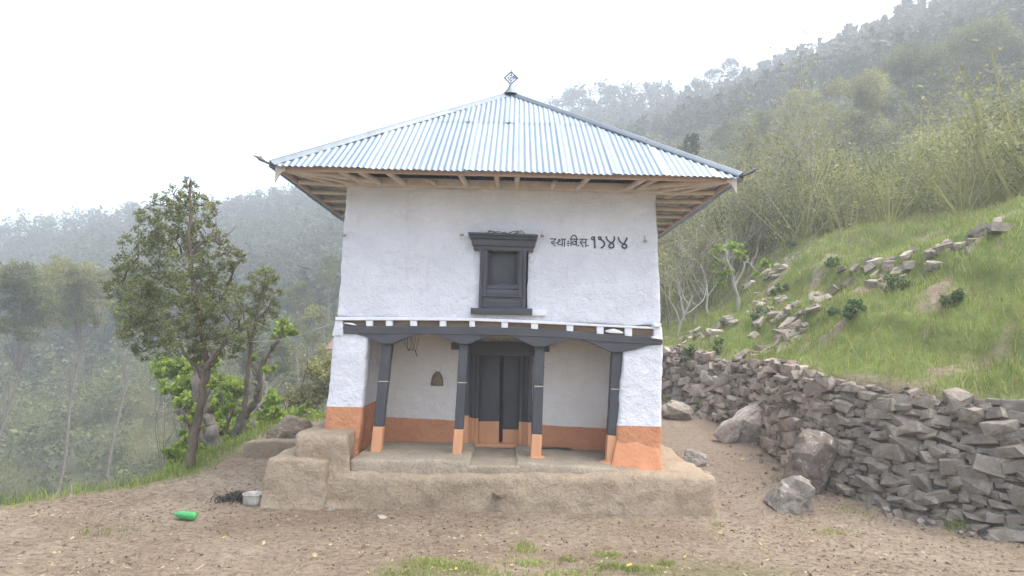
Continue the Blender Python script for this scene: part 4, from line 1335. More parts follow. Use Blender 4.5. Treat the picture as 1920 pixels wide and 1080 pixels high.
def at_ground(px, py, w_px, h_px, depth_f=0.8, sink=0.3):
    """position and half sizes for a lump whose foot shows at that pixel"""
    p = T(px, py)
    k = (p[1] - EYE[1]) / F
    a, c = w_px * k / 2, h_px * k / 2
    return (p[0], p[1] + a * depth_f * 0.5, p[2] + c * 0.6), (a, a * depth_f, c * 1.25)
l, d = at_ground(1490, 964, 96, 70); boulder('boulder', (l[0], l[1] + 0.1, l[2] - 0.04), d, 1, (0.3, 0.5, 0.4), 'rounded grey boulder spotted with pale lichen standing at the edge of the yard')
l, d = at_ground(1530, 935, 110, 110); boulder('boulder', (l[0] + 0.15, l[1] + 0.35, l[2]), d, 2, (0.2, -0.5, 1.0), 'tall pale boulder leaning behind the lichened boulder at the yard edge')
l, d = at_ground(1396, 836, 62, 84); boulder('boulder', (l[0] + 0.1, l[1] + 0.25, l[2] + 0.03), (d[0] * 0.85, d[1], d[2]), 33, (0.25, 0.6, 0.2), 'large smooth leaning slab boulder in the foot of the rubble wall')
l, d = at_ground(1372, 836, 34, 50); boulder('boulder', (l[0], l[1] + 0.15, l[2]), d, 34, (0.1, 0.7, 0.0), 'narrow stone leaning beside the large slab in the rubble wall foot')
l, d = at_ground(1288, 793, 62, 34); boulder('boulder', (l[0], l[1] + 0.3, l[2]), d, 35, (0.1, 0.2, 0.5), 'wide low boulder at the far foot of the rubble wall')
l, d = at_ground(1304, 872, 44, 30); boulder('boulder', l, d, 6, (0, 0.1, 0.2), 'small white-splashed stone lying against the corner of the mud plinth')
p = T(1492, 770); k = (p[1] - EYE[1]) / F
boulder('boulder', (p[0], p[1] + 0.1, p[2] + 0.1), (30 * k, 20 * k, 30 * k), 7, (0.3, 0.2, 0.7), 'round brownish stone bedded high in the rubble wall')
# flat slab on the bank
p = T(1490, 712); k = (p[1] - EYE[1]) / F
o = rbox('stone_slab', box8(p[0] - 26 * k, p[0] + 26 * k, p[1] - 0.1, p[1] + 0.35, p[2] - 0.03, p[2] + 0.05), 0.015, 0.08, 0.02, 5, MAT['boulder'], None, 9)
tag(o, 'flat grey stone slab lying on top of the rubble wall', 'slab')
# outcrops in the grass bank
def outcrop(cells, label, seed):
    pts = [T(x, y) for x, y in cells]
    c_ = np.mean(pts, axis=0)
    root = empty('rock_outcrop', c_)
    tag(root, label, 'rocks')
    g_ = np.random.default_rng(seed)
    for i, p in enumerate(pts):
        for j in range(6):
            sz = g_.uniform(0.05, 0.13)
            q = p + np.array([g_.normal() * 0.22, g_.normal() * 0.15, 0])
            q[2] = Hs(q[0], q[1]) - sz * 0.1 + (j % 3) * 0.025
            stone_obj('stone', STONES[int(g_.integers(14))], q, (sz * g_.uniform(1.0, 1.9), sz, sz * g_.uniform(0.45, 0.9)), (g_.uniform(-.5, .5), -0.4 + g_.uniform(-.5, .5), g_.uniform(-.9, .9)), root)
outcrop([(1408, 528), (1425, 520), (1442, 508), (1460, 500), (1478, 490), (1495, 482), (1512, 476), (1440, 522), (1470, 508)], 'long ledge of broken rock slanting across the top of the grassy bank', 1)
outcrop([(1475, 585), (1490, 578), (1505, 590), (1450, 600)], 'small crop of brown stones in the middle of the grassy bank', 2)
outcrop([(1410, 665), (1430, 655), (1450, 645), (1470, 632), (1490, 622), (1505, 612), (1480, 645)], 'line of purplish stones in the grass just above the rubble wall', 3)
outcrop([(1335, 622), (1350, 612), (1342, 632)], 'small broken stones in the grass near the pale lopped tree', 5)
outcrop([(1430, 570), (1445, 560), (1460, 566), (1438, 585)], 'stones showing through the grass under the rock ledge', 6)
outcrop([(1290, 640), (1276, 655), (1300, 630)], 'stones at the thin end of the grassy bank near the house', 7)
outcrop([(1760, 470), (1800, 455), (1840, 440), (1880, 430)], 'upper stone ledge on the far end of the bank', 10)
outcrop([(1540, 560), (1580, 540), (1620, 520), (1660, 510), (1700, 490), (1640, 540)], 'scattered stone ledge where the grassy bank steepens', 4)

# low mud wall and the old stump on the left of the house
a0, a1 = T(452, 856), T(592, 848)
yw = a0[1]
x0, x1 = a0[0], P(594, 845, yw)[0]
zt0, zt1 = P(455, 829, yw)[2], P(590, 824, yw)[2]
o = rbox('low_mud_wall', c8(((x0, yw, a0[2] - 0.2), (x0 + 0.02, yw, zt0)), ((x1, yw, a0[2] - 0.2), (x1, yw, zt1)), ((x0, yw + 0.3, a0[2] - 0.2), (x0 + .02, yw + 0.3, zt0)), ((x1, yw + 0.3, a0[2] - .2), (x1, yw + .3, zt1))),
         0.04, 0.06, 0.03, 3, MAT['mud'], None, 77, None, True, 0.012, 9)
tag(o, 'low crumbling mud wall running from the steps towards the trees', 'wall')
p = P(551, 828, yw + 1.0); k = (p[1] - EYE[1]) / F
o = boulder('root_stump', (p[0], p[1], p[2]), (38 * k, 28 * k, 32 * k), 12, (0.1, 0.1, 0.3), 'gnarled tan root stump lying behind the low mud wall', 'stump', plain('old_root', (0.24, 0.185, 0.13), (0.44, 0.36, 0.27), 6, 0.9, 0, 1.0, 14, 0.08, (1, 1, 3)), 0.9)
gz = Hs(p[0], p[1])
p2 = P(590, 828, yw + 0.7)
o = rbox('stone_slab', box8(p2[0] - 0.22, p2[0] + 0.25, p2[1] - 0.15, p2[1] + 0.3, Hs(p2[0], p2[1]) - 0.1, p2[2] + 0.04), 0.03, 0.08, 0.03, 4, MAT['mud_smooth'], None, 78)
tag(o, 'pale earthen slab behind the tall mud block', 'slab')
ob = boulder('earth_mound', (p[0] + 0.1, p[1] + 0.1, gz), (0.55, 0.45, max(0.12, p[2] - gz)), 15, (0, 0, 0), 'heap of bare earth under the root stump', 'earth', MAT['mud_red'], 0.25)

# ================================================================== SMALL THINGS IN THE YARD
pp = T(468, 950)
k = (pp[1] - EYE[1]) / F
rp_ = 19.5 * k
m = MB()
m.add(*lathe([(0.0, 0.004), (rp_ * 0.86, 0.0), (rp_ * 0.95, 0.015), (rp_ * 0.98, 0.05), (rp_ * 0.97, 0.13), (rp_ * 0.98, 0.138), (rp_ * 1.06, 0.142), (rp_ * 1.06, 0.148), (rp_ * 0.94, 0.146), (rp_ * 0.93, 0.06), (rp_ * 0.85, 0.02), (0, 0.018)], 28, pp + (0, rp_ * 0.9, 0)))
pot_m = plain('dull_aluminium', (0.30, 0.28, 0.24), (0.55, 0.53, 0.49), 9, 0.55, 0.35, 0.3, 25, 0.004)
o = m.build('cooking_pot', pot_m)
tag(o, 'battered round aluminium cooking pot standing on the ground by the mud step', 'pot')

def blades(n, cx, cy, sx, sy, h0, h1, w0, g_, lean=0.6, zoff=0.0, keep=None):
    x = cx + g_.normal(size=n) * sx; y = cy + g_.normal(size=n) * sy
    if keep is not None:
        k_ = keep(x, y); x, y = x[k_], y[k_]
    return blade_mesh(x, y, h0, h1, w0, g_, lean, zoff)
def blade_mesh(x, y, h0, h1, w0, g_, lean=0.6, zoff=0.0):
    n = len(x)
    z = H(x, y) + zoff - 0.005
    hh_ = g_.uniform(h0, h1, n)
    a = g_.uniform(0, 2 * np.pi, n); b = g_.uniform(0, 2 * np.pi, n)
    ln = g_.uniform(0.1, lean, n) * hh_
    wv = g_.uniform(0.7, 1.3, n) * w0
    B = np.stack([x, y, z], -1)
    wd_ = np.stack([np.cos(a) * wv, np.sin(a) * wv, 0 * x], -1)
    mid = B + np.stack([np.cos(b) * ln * 0.35, np.sin(b) * ln * 0.35, hh_ * 0.6], -1)
    top = B + np.stack([np.cos(b) * ln, np.sin(b) * ln, hh_], -1)
    V = np.stack([B - wd_, B + wd_, mid + wd_ * 0.7, mid - wd_ * 0.7, top], 1).reshape(-1, 3)
    i = np.arange(n)[:, None] * 5
    Fq = np.concatenate([i + np.array([[0, 1, 2]]), i + np.array([[0, 2, 3]]), i + np.array([[3, 2, 4]])], 0)
    return V, Fq
g1 = np.random.default_rng(3)
ph = T(440, 940)
V, Fq = blades(900, ph[0] - 0.02, ph[1] + 0.12, 0.13, 0.09, 0.02, 0.10, 0.006, g1, 2.2, 0.0)
V[:, 2] += 0.07 * np.exp(-((V[:, 0] - ph[0]) ** 2 / 0.03 + (V[:, 1] - ph[1] - .12) ** 2 / 0.02))
o = mesh_np('straw_heap', V, Fq, MAT['ash'])
tag(o, 'small heap of blackened straw beside the cooking pot', 'straw heap')

bp = T(352, 980)
m = MB()
prof = [(0.0, 0.0), (0.032, 0.002), (0.046, 0.015), (0.050, 0.03), (0.050, 0.20), (0.046, 0.23), (0.030, 0.27), (0.015, 0.30), (0.014, 0.33), (0.0, 0.33)]
v, f = lathe(prof, 16)
v = [np.array([bp[0] + 0.06 - q[2], bp[1] + 0.08 + q[1] + 0.25 * q[2], bp[2] + 0.055 + q[0]]) for q in v]
m.add(v, f)
gm, n_, p_, L_ = new_mat('green_plastic')
p_.inputs['Base Color'].default_value = (0.10, 0.50, 0.16, 1)
p_.inputs['Roughness'].default_value = 0.2
p_.inputs['Transmission Weight'].default_value = 0.45
o = m.build('plastic_bottle', gm)
tag(o, 'green plastic bottle lying on the bare earth', 'bottle')

# flat stones in the yard
for (px, py, w_, lab) in [(717, 972, 20, 'small dark flat stone lying in the yard before the plinth'), (620, 958, 16, 'small pale stone on the earth beside the mud step'), (935, 928, 22, 'dark lump of earth stuck to the plinth face'),
                          (1325, 890, 18, 'small white stone in the path beyond the plinth corner'), (745, 955, 16, 'thin pale stone chip by the foot of the plinth')]:
    p = T(px, py) if px != 935 else P(935, 928, -0.63)
    k = (p[1] - EYE[1]) / F
    o = stone_obj('flat_stone', STONES[int(px) % 14], p + (0, 0, 0.005), (w_ * k / 2, w_ * k / 2.2, w_ * k / 5), (0.1, 0.1, px))
    if px == 935: o.material_slots[0].link = 'OBJECT'; o.material_slots[0].material = MAT['mud_red']
    tag(o, lab, 'stone')

# fallen leaves
lv = np.array([(-1, 0, 0), (-.4, .42, .12), (.3, .4, .1), (1, 0, .2), (.3, -.4, .12), (-.4, -.42, .1), (0, 0, .0)])
lf = [(0, 1, 6), (1, 2, 6), (2, 3, 6), (3, 4, 6), (4, 5, 6), (5, 0, 6)]
lme = bpy.data.meshes.new('fallen_leaf')
lme.from_pydata([tuple(q) for q in lv], [], lf); lme.materials.append(MAT['fallen'])
for i, (px, py) in enumerate([(590, 1046), (855, 1069), (690, 1076), (1350, 1002), (1426, 1022), (1392, 862), (960, 1062), (1222, 1064), (1502, 974), (1180, 1062), (900, 1006), (1285, 1046), (1140, 1000), (420, 1010), (1440, 1052), (1320, 950)]):
    p = T(px, py)
    o = bpy.data.objects.new('fallen_leaf', lme); COL.objects.link(o)
    o.location = p + (0, 0, 0.012)
    s_ = random.uniform(0.022, 0.042)
    o.scale = (s_, s_, s_); o.rotation_euler = (random.uniform(-.3, .3), random.uniform(-.3, .3), random.uniform(0, 6))
    tag(o, 'single yellowed leaf fallen on the bare ground', 'leaf', 'fallen leaves on the yard')

# pebbles and dry litter over the yard
g2 = np.random.default_rng(8)
n = 1500
x = g2.uniform(-6.5, 7, n); y = -8.2 + 9 * g2.uniform(0, 1, n) ** 0.8
ok = (wall_d(x, y) < 0) & ~((x > -3.6) & (x < 3.0) & (y > -0.8))
x, y = x[ok], y[ok]
sz = 0.005 + 0.012 * g2.uniform(0, 1, len(x)) ** 3
items = [((a_, b_, c_ + s_ * 0.3), (s_ * 1.3, s_, s_ * 0.6), tuple(g2.uniform(0, 6, 3))) for a_, b_, c_, s_ in zip(x, y, H(x, y), sz)]
merge_stones('gravel', items, None, True, MAT['mud_red'])
n = 22000
x = g2.uniform(-7, 8, n); y = -8.6 + 11 * g2.uniform(0, 1, n) ** 0.8
ok = (wall_d(x, y) < 0.1) & ~((x > -3.7) & (x < 3.1) & (y > -0.75)) & (fbm(x * 0.8, y * 0.8, 77) + 0.15 * g2.normal(size=n) > -0.05)
x, y = x[ok], y[ok]; n = len(x)
z = H(x, y) + 0.008
a_ = g2.uniform(0, 6.28, n); L1 = g2.uniform(0.008, 0.035, n); L2 = L1 * g2.uniform(0.15, 0.6, n)
ca, sa = np.cos(a_), np.sin(a_)
C_ = np.stack([x, y, z], -1)
A_ = np.stack([ca * L1, sa * L1, g2.normal(size=n) * 0.006], -1); B_ = np.stack([-sa * L2, ca * L2, g2.normal(size=n) * 0.006], -1)
V = np.stack([C_ - A_, C_ - B_, C_ + A_, C_ + B_], 1).reshape(-1, 3)
tag(mesh_np('dry_litter', V, np.arange(4 * n).reshape(-1, 4), MAT['litter']), kind='stuff')

# rag in a gap above the beam
p = P(1149, 622, -0.01)
o = boulder('white_rag', p, (0.125, 0.03, 0.038), 21, (0, 0.03, 0), 'crumpled white rag stuffed in a gap above the beam', 'rag', MAT['white_wood'], 0.3, 3)
p = P(657, 607.5, 0.0)
o = boulder('white_rag', p, (0.085, 0.03, 0.018), 22, (0, 0.12, 0), 'thin strip of white cloth tucked above the end of the beam', 'rag', MAT['white_wood'], 0.4, 3)

# service wire from the house corner out over the valley
m = MB()
a, b = P(628, 604, 0.1), P(468, 640, 4.6)
pts = [a + (b - a) * t - np.array([0, 0, 0.10 * 4 * t * (1 - t)]) for t in np.linspace(0, 1, 14)]
m.tube(pts, 0.006, 4)
tag(m.build('service_wire', plain('pale_wire', (0.4, 0.4, 0.4), (0.55, 0.55, 0.55))), 'thin pale wire running from the house corner to the smaller conifer', 'wire')

# ================================================================== GRASS
g3 = np.random.default_rng(17)
def scatter_cover(n, x0, x1, y0, y1, keepfn):
    x = g3.uniform(x0, x1, n); y = g3.uniform(y0, y1, n)
    k_ = keepfn(x, y)
    return x[k_], y[k_]
def bank_keep(x, y):
    wd_ = wall_d(x, y)
    pn = fbm(x * 0.5, y * 0.5, 61); pf = fbm(x * 2.2, y * 2.2, 63)
    d_ = sm(0.3, 0.7, wd_) * sm(0.28, 0.04, pf + 0.5 * pn) * sm(1, 3, x)
    return g3.uniform(0, 1, len(x)) < d_ * (0.35 + 0.65 * sm(-0.2, 0.15, pn + g3.normal(size=len(x)) * 0.05))
x, y = scatter_cover(42000, 2.5, 16, -4, 17, lambda x, y: (wall_d(x, y) > 0.2) & (fbm(x * 0.9, y * 0.9, 83) + 0.2 * g3.normal(size=len(x)) > 0.08))
V, Fq = blade_mesh(x, y, 0.08, 0.34, 0.005, g3, 1.0)
tag(mesh_np('dry_grass', V, Fq, MAT['dry_grass']), kind='stuff')
x, y = scatter_cover(150000, 2.5, 16, -4, 17, bank_keep)
V, Fq = blade_mesh(x, y, 0.06, 0.22, 0.0055, g3, 0.9)
tag(mesh_np('bank_grass', V, Fq, MAT['grass']), kind='stuff')
wx, wy_, wz = [], [], []
for _ in range(70):
    p_, nrm = wl_at(g3.uniform(0, cum[-1]))
    d0_ = g3.choice([-0.12, 0.05, 0.3, 0.42, 0.45])
    n_ = int(g3.integers(25, 70))
    wx.append(p_[0] + nrm[0] * d0_ + g3.normal(size=n_) * 0.07); wy_.append(p_[1] + nrm[1] * d0_ + g3.normal(size=n_) * 0.07)
V, Fq = blade_mesh(np.concatenate(wx), np.concatenate(wy_), 0.05, 0.20, 0.005, g3, 1.4, 0.02)
tag(mesh_np('wall_weeds', V, Fq, MAT['grass']), kind='stuff')
def left_keep(x, y):
    xe = edge_x(y)
    pf = fbm(x * 2.2, y * 2.2, 63)
    return g3.uniform(0, 1, len(x)) < sm(-0.3, 0.25, xe - x + 0.5 * pf)
x, y = scatter_cover(60000, -10, -1, -3, 13, left_keep)
V, Fq = blade_mesh(x, y, 0.06, 0.24, 0.006, g3, 0.9)
tag(mesh_np('terrace_edge_grass', V, Fq, MAT['grass']), kind='stuff')
Vs, Fs, off = [], [], 0
for (px, py, n_, sx_, sy_) in [(800, 1056, 260, .10, .10), (850, 1064, 320, .16, .08), (985, 1032, 300, .07, .12), (990, 1058, 240, .14, .06), (900, 1076, 300, .2, .08), (1140, 1042, 220, .08, .06), (1150, 1064, 320, .14, .07), (1065, 1052, 120, .05, .04),
                           (1200, 1072, 240, .16, .06), (1250, 1058, 120, .05, .05), (1060, 1078, 220, .2, .05), (760, 1078, 150, .15, .05), (1560, 1000, 200, .2, .1), (1600, 960, 260, .2, .15), (1455, 900, 60, .06, .06), (1340, 985, 40, .05, .05), (210, 1000, 160, .2, .2)]:
    p = T(px, min(py, 1079))
    V, Fq = blades(n_, p[0], p[1], sx_, sy_, 0.015, 0.065, 0.0035, g3, 1.2)
    Vs.append(V); Fs.append(Fq + off); off += len(V)
tag(mesh_np('yard_grass', np.concatenate(Vs), np.concatenate(Fs), MAT['grass']), kind='stuff')

# ================================================================== TREES
def leaf_quads(C, L1, L2, g_, outward=None, flat=0.0):
    n = len(C)
    a = g_.normal(size=(n, 3))
    if outward is not None: a = a * 0.6 + outward
    a[:, 2] *= (1 - flat)
    a /= np.linalg.norm(a, axis=1)[:, None] + 1e-9
    b = np.cross(a, g_.normal(size=(n, 3))); b /= np.linalg.norm(b, axis=1)[:, None] + 1e-9
    s_ = g_.uniform(0.65, 1.35, n)[:, None]
    A_, B_ = a * L1 * s_, b * L2 * s_
    return np.stack([C - A_, C - B_ + A_ * 0.15, C + A_, C + B_ + A_ * 0.15], 1).reshape(-1, 3)
def leaves_obj(name, V, mat, parent=None):
    return mesh_np(name, V, np.arange(len(V)).reshape(-1, 4), mat, parent)

def clump_leaves(centers, radii, per, L1, L2, g_, sub=0.28):
    """leaf sprays gathered into small tufts that fill rounded clumps"""
    out = []
    for c_, r_ in zip(centers, radii):
        nt = max(3, int(per * r_ ** 2 * 3))
        u = g_.normal(size=(nt, 3)); u /= np.linalg.norm(u, axis=1)[:, None]
        tc = c_ + u * r_ * (g_.uniform(0.25, 1.0, nt) ** 0.5)[:, None] * np.array([1, 1, 0.85])
        nl = 26
        v = g_.normal(size=(nt, nl, 3)); v /= np.linalg.norm(v, axis=2)[..., None]
        rr_ = g_.uniform(0.3, 1.0, (nt, nl))[..., None] * sub * r_ ** 0.5 * 0.55
        pos = tc[:, None, :] + v * rr_ * np.array([1, 1, 0.75])
        out.append(leaf_quads(pos.reshape(-1, 3), L1, L2, g_, v.reshape(-1, 3) + np.array([0, 0, 0.3])))
    return np.concatenate(out)

def wiggle(p0, p1, g_, amp=0.08, n=6):
    p0, p1 = np.array(p0, float), np.array(p1, float)
    L_ = np.linalg.norm(p1 - p0)
    pts = [p0 + (p1 - p0) * t + (g_.normal(size=3) * amp * L_ * math.sin(math.pi * t) if 0 < t < 1 else 0) for t in np.linspace(0, 1, n)]
    return pts

def px_path(pts, Y, dY=0.0):
    return [P(x, y, Y + dY * i) for i, (x, y) in enumerate(pts)]

def tree_root(name, base, label, cat='tree', group=None):
    r_ = empty(name, base)
    return tag(r_, label, cat, group)

def dense_path(pts, n=4):
    out = []
    pts = [np.array(p) for p in pts]
    for i in range(len(pts) - 1):
        p0 = pts[max(i - 1, 0)]; p1 = pts[i]; p2 = pts[i + 1]; p3 = pts[min(i + 2, len(pts) - 1)]
        for k in range(n):
            t = k / n
            out.append(0.5 * ((2 * p1) + (-p0 + p2) * t + (2 * p0 - 5 * p1 + 4 * p2 - p3) * t * t + (-p0 + 3 * p1 - 3 * p2 + p3) * t ** 3))
    out.append(pts[-1])
    return out

def drawn_tree(name, label, Y, stems, tufts, bark, leafmat, seed, L1=0.05, L2=0.028, per=40, twigs=10, sub=0.4, group=None, sink=0.5):
    """stems: (points in the picture, r0, r1); tufts: (x, y, radius px)"""
    g_ = np.random.default_rng(seed)
    k = (Y - EYE[1]) / F
    first = P(*stems[0][0][0], Y)
    gz_ = Hs(first[0], first[1])
    root = tree_root(name, (first[0], Y, gz_), label, 'tree', group)
    m = MB()
    for si, (pts, r0, r1) in enumerate(stems):
        path = px_path(pts, Y + (g_.uniform(-0.3, 0.3) if si else 0), 0.03 * g_.normal())
        if si == 0 and path[0][2] > gz_ - sink:
            path = [np.array([path[0][0], path[0][1], gz_ - 0.2])] + path
        path = dense_path(path, 4)
        path = [p + g_.normal(size=3) * r0 * 0.18 for p in path]
        rad = np.linspace(r0, r1, len(path)) * (1 + 0.10 * g_.normal(size=len(path)))
        m.tube(path, np.abs(rad), 8)
        for q in range(twigs):                                      # side twigs
            i = int(g_.integers(len(path) // 3, len(path)))
            d_ = g_.normal(size=3); d_[2] = abs(d_[2]) + 0.4; d_ /= np.linalg.norm(d_)
            L_ = g_.uniform(0.25, 0.7) * min(1.0, 18 * r0 + 0.3)
            w_ = wiggle(path[i], path[i] + d_ * L_, g_, 0.1, 4)
            m.tube(w_, [rad[i] * 0.35 + .003, rad[i] * 0.3 + .002, 0.005, 0.003], 4)
    cs, rs = [], []
    for (x_, y_, r_) in tufts:
        c_ = P(x_, y_, Y + g_.uniform(-0.4, 0.4))
        cs.append(c_); rs.append(r_ * k)
        j = min(range(len(m.v)), key=lambda q: np.linalg.norm(m.v[q] - c_)) if m.v else 0
        m.tube(wiggle(m.v[j], c_, g_, 0.08, 5), [0.022, 0.018, 0.014, 0.010, 0.006], 5)
        for q in range(6):
            u = g_.normal(size=3); u[2] = abs(u[2])
            m.tube(wiggle(c_, c_ + u / np.linalg.norm(u) * r_ * k * 0.8, g_, 0.1, 3), [0.007, 0.005, 0.003], 4)
    m.build('trunk', bark, root)
    if cs:
        leaves_obj('crown', clump_leaves(cs, rs, per, L1, L2, g_, sub), leafmat, root)
    return root

# ---- the big dark conifer on the left
Yc = 1.3
A_tufts = [(358, 342, 15), (352, 362, 18), (372, 366, 15), (345, 385, 24), (378, 386, 20), (402, 384, 12), (404, 398, 11), (340, 415, 34), (378, 418, 24), (400, 425, 13), (330, 450, 40), (372, 455, 34), (410, 452, 22), (420, 470, 18), (440, 468, 15),
           (448, 482, 13), (345, 500, 44), (390, 500, 34), (428, 498, 22), (320, 540, 48), (368, 545, 42), (408, 540, 34), (440, 545, 22), (340, 590, 46), (385, 590, 40), (425, 590, 32), (350, 635, 40), (392, 638, 34), (425, 640, 28), (452, 622, 24), (440, 660, 18), (405, 668, 18), (362, 664, 22),
           (325, 365, 20), (300, 385, 24), (280, 415, 28), (262, 455, 34), (240, 500, 34), (225, 545, 32), (300, 470, 38), (285, 520, 40), (275, 575, 44), (300, 610, 44), (255, 620, 36), (310, 655, 34), (318, 400, 26), (300, 430, 28), (265, 545, 34), (240, 590, 30), (270, 660, 26)]
drawn_tree('conifer_tree', 'tall dark olive conifer with clumped foliage and a bare slanting trunk at the terrace edge', Yc,
           [([(349, 905), (352, 880), (362, 820), (378, 750), (386, 700), (380, 640), (366, 560), (358, 460), (356, 350)], 0.105, 0.02),
            ([(384, 720), (372, 690), (352, 670), (330, 640)], 0.05, 0.02), ([(384, 690), (400, 672), (425, 640), (440, 610)], 0.05, 0.015), ([(374, 610), (398, 580), (425, 545), (440, 500)], 0.045, 0.012), ([(366, 570), (330, 540), (290, 520)], 0.04, 0.012), ([(360, 480), (385, 450), (420, 460)], 0.03, 0.01)],
           A_tufts, MAT['bark_brown'], MAT['leaf_conifer'], 41, 0.028, 0.010, 105, 10, 0.27)
B_tufts = [(505, 512, 16), (490, 510, 14), (478, 524, 18), (518, 524, 12), (500, 535, 20), (520, 548, 11), (476, 552, 22), (505, 562, 20), (460, 545, 16), (485, 585, 22), (512, 588, 14), (462, 585, 22), (520, 575, 9), (470, 615, 20), (495, 610, 14), (455, 640, 18), (475, 645, 14), (448, 560, 16)]
drawn_tree('conifer_tree', 'smaller round-topped conifer standing behind the tall dark conifer', 4.6,
           [([(452, 850), (456, 800), (462, 740), (466, 690), (472, 640), (485, 580), (498, 520)], 0.075, 0.02), ([(472, 640), (460, 610), (455, 580)], 0.03, 0.01), ([(480, 600), (500, 580), (514, 555)], 0.03, 0.01)],
           B_tufts, MAT['bark_brown'], MAT['leaf_conifer'], 43, 0.030, 0.011, 115, 6, 0.29)
# ---- lopped fodder trees with fresh leaves
drawn_tree('fodder_tree', 'thick grey forked trunk of a lopped tree below the terrace edge', 4.2,
           [([(398, 880), (404, 845), (398, 805), (384, 770), (372, 735), (364, 690), (360, 650)], 0.17, 0.06), ([(396, 838), (376, 815), (358, 800), (340, 770)], 0.09, 0.05), ([(380, 760), (392, 735), (404, 722)], 0.05, 0.03)],
           [(372, 672, 12), (386, 680, 10), (358, 700, 12), (398, 718, 9), (340, 760, 14), (345, 790, 13)], MAT['bark'], MAT['leaf_fresh'], 51, 0.055, 0.032, 40, 8, 0.45)
drawn_tree('fodder_tree', 'leaning lopped tree ending in a bright green tuft of new leaves', 5.6,
           [([(438, 850), (446, 810), (458, 780), (476, 756), (486, 728), (488, 696), (500, 668), (516, 645), (532, 622)], 0.12, 0.04), ([(488, 700), (474, 682), (470, 660), (476, 640), (470, 610)], 0.06, 0.03), ([(478, 752), (490, 720), (492, 690)], 0.04, 0.03)],
           [(536, 616, 16), (524, 630, 12), (546, 628, 9), (472, 676, 10), (508, 690, 11), (530, 606, 10)], MAT['bark'], MAT['leaf_fresh'], 52, 0.055, 0.034, 46, 10, 0.45)
drawn_tree('fodder_tree', 'slim pale trunk standing close behind the leaning lopped tree', 6.8,
           [([(466, 845), (470, 810), (478, 780), (486, 745), (494, 700)], 0.06, 0.03), ([(480, 775), (494, 750), (500, 730)], 0.03, 0.015)],
           [(495, 775, 14), (478, 800, 14), (503, 745, 9)], MAT['bark_pale'], MAT['leaf_fresh'], 53, 0.055, 0.034, 36, 8, 0.45)
drawn_tree('fodder_tree', 'crooked thin tree with sparse fresh leaves between the thick trunk and the leaning tree', 5.2,
           [([(420, 860), (422, 820), (428, 790), (420, 765), (412, 735)], 0.045, 0.02), ([(426, 795), (436, 772), (440, 750)], 0.025, 0.012)],
           [(418, 745, 13), (436, 752, 11), (425, 775, 14), (446, 770, 10), (410, 760, 12)], MAT['bark'], MAT['leaf_fresh'], 54, 0.055, 0.034, 36, 8, 0.45)
# bare grey branching trees by the house
def bare_tree(name, label, px, py, Y, hgt, seed, bark, leaf=None, nleaf=0, L1=0.04, r0=0.05, group=None, spread=0.55, levels=3, nb=4):
    g_ = np.random.default_rng(seed)
    b_ = P(px, py, Y); gz_ = Hs(b_[0], b_[1])
    base = np.array([b_[0], b_[1], gz_ - 0.1])
    root = tree_root(name, base + (0, 0, 0.1), label, 'tree', group)
    m = MB(); tips = []
    def rec(p, d, L_, r_, lv):
        pts = [p]
        for i in range(5):
            d = d + g_.normal(size=3) * 0.14 + np.array([0, 0, 0.07]); d /= np.linalg.norm(d)
            pts.append(pts[-1] + d * L_ / 5)
        m.tube(pts, np.linspace(r_, r_ * 0.45, 6), 5 if lv < levels else 7)
        if lv == 0:
            tips.extend(pts[2:]); return
        for i in range(nb):
            t = int(g_.integers(2, 6))
            dd_ = g_.normal(size=3); dd_ -= d * (dd_ @ d); dd_ /= np.linalg.norm(dd_)
            nd = d * (1 - spread) + dd_ * spread + np.array([0, 0, 0.2]); nd /= np.linalg.norm(nd)
            rec(pts[t], nd, L_ * g_.uniform(0.5, 0.8), max(r_ * 0.5, 0.004), lv - 1)
    rec(base, np.array([g_.normal() * 0.1, g_.normal() * 0.1, 1.0]), hgt * 0.5, r0, levels)
    m.build('trunk', bark, root)
    if leaf is not None and nleaf:
        tp = np.array(tips)
        c_ = tp[g_.integers(len(tp), size=nleaf)] + g_.normal(size=(nleaf, 3)) * 0.09 * max(1, hgt / 4)
        leaves_obj('crown', leaf_quads(c_, L1, L1 * 0.6, g_), leaf, root)
    return root
for i, (px, Y, h_, lab) in enumerate([(556, 11.0, 4.6, 'bare grey branching tree standing between the leaning lopped tree and the house'), (584, 12.5, 4.2, 'bare grey sapling close to the left wall of the house'), (528, 13.0, 4.6, 'thin grey leafless tree behind the bright green tuft')]):
    bare_tree('bare_tree', lab, px, 800, Y, h_, 60 + i, MAT['bark'], MAT['leaf_yellow'], 260, 0.05, 0.07)
bare_tree('leafy_shrub', 'tall yellow-green shrub brushing the left side of the house', 602, 800, 10.5, 3.6, 66, MAT['bark'], MAT['leaf_yellow'], 3200, 0.055, 0.05)

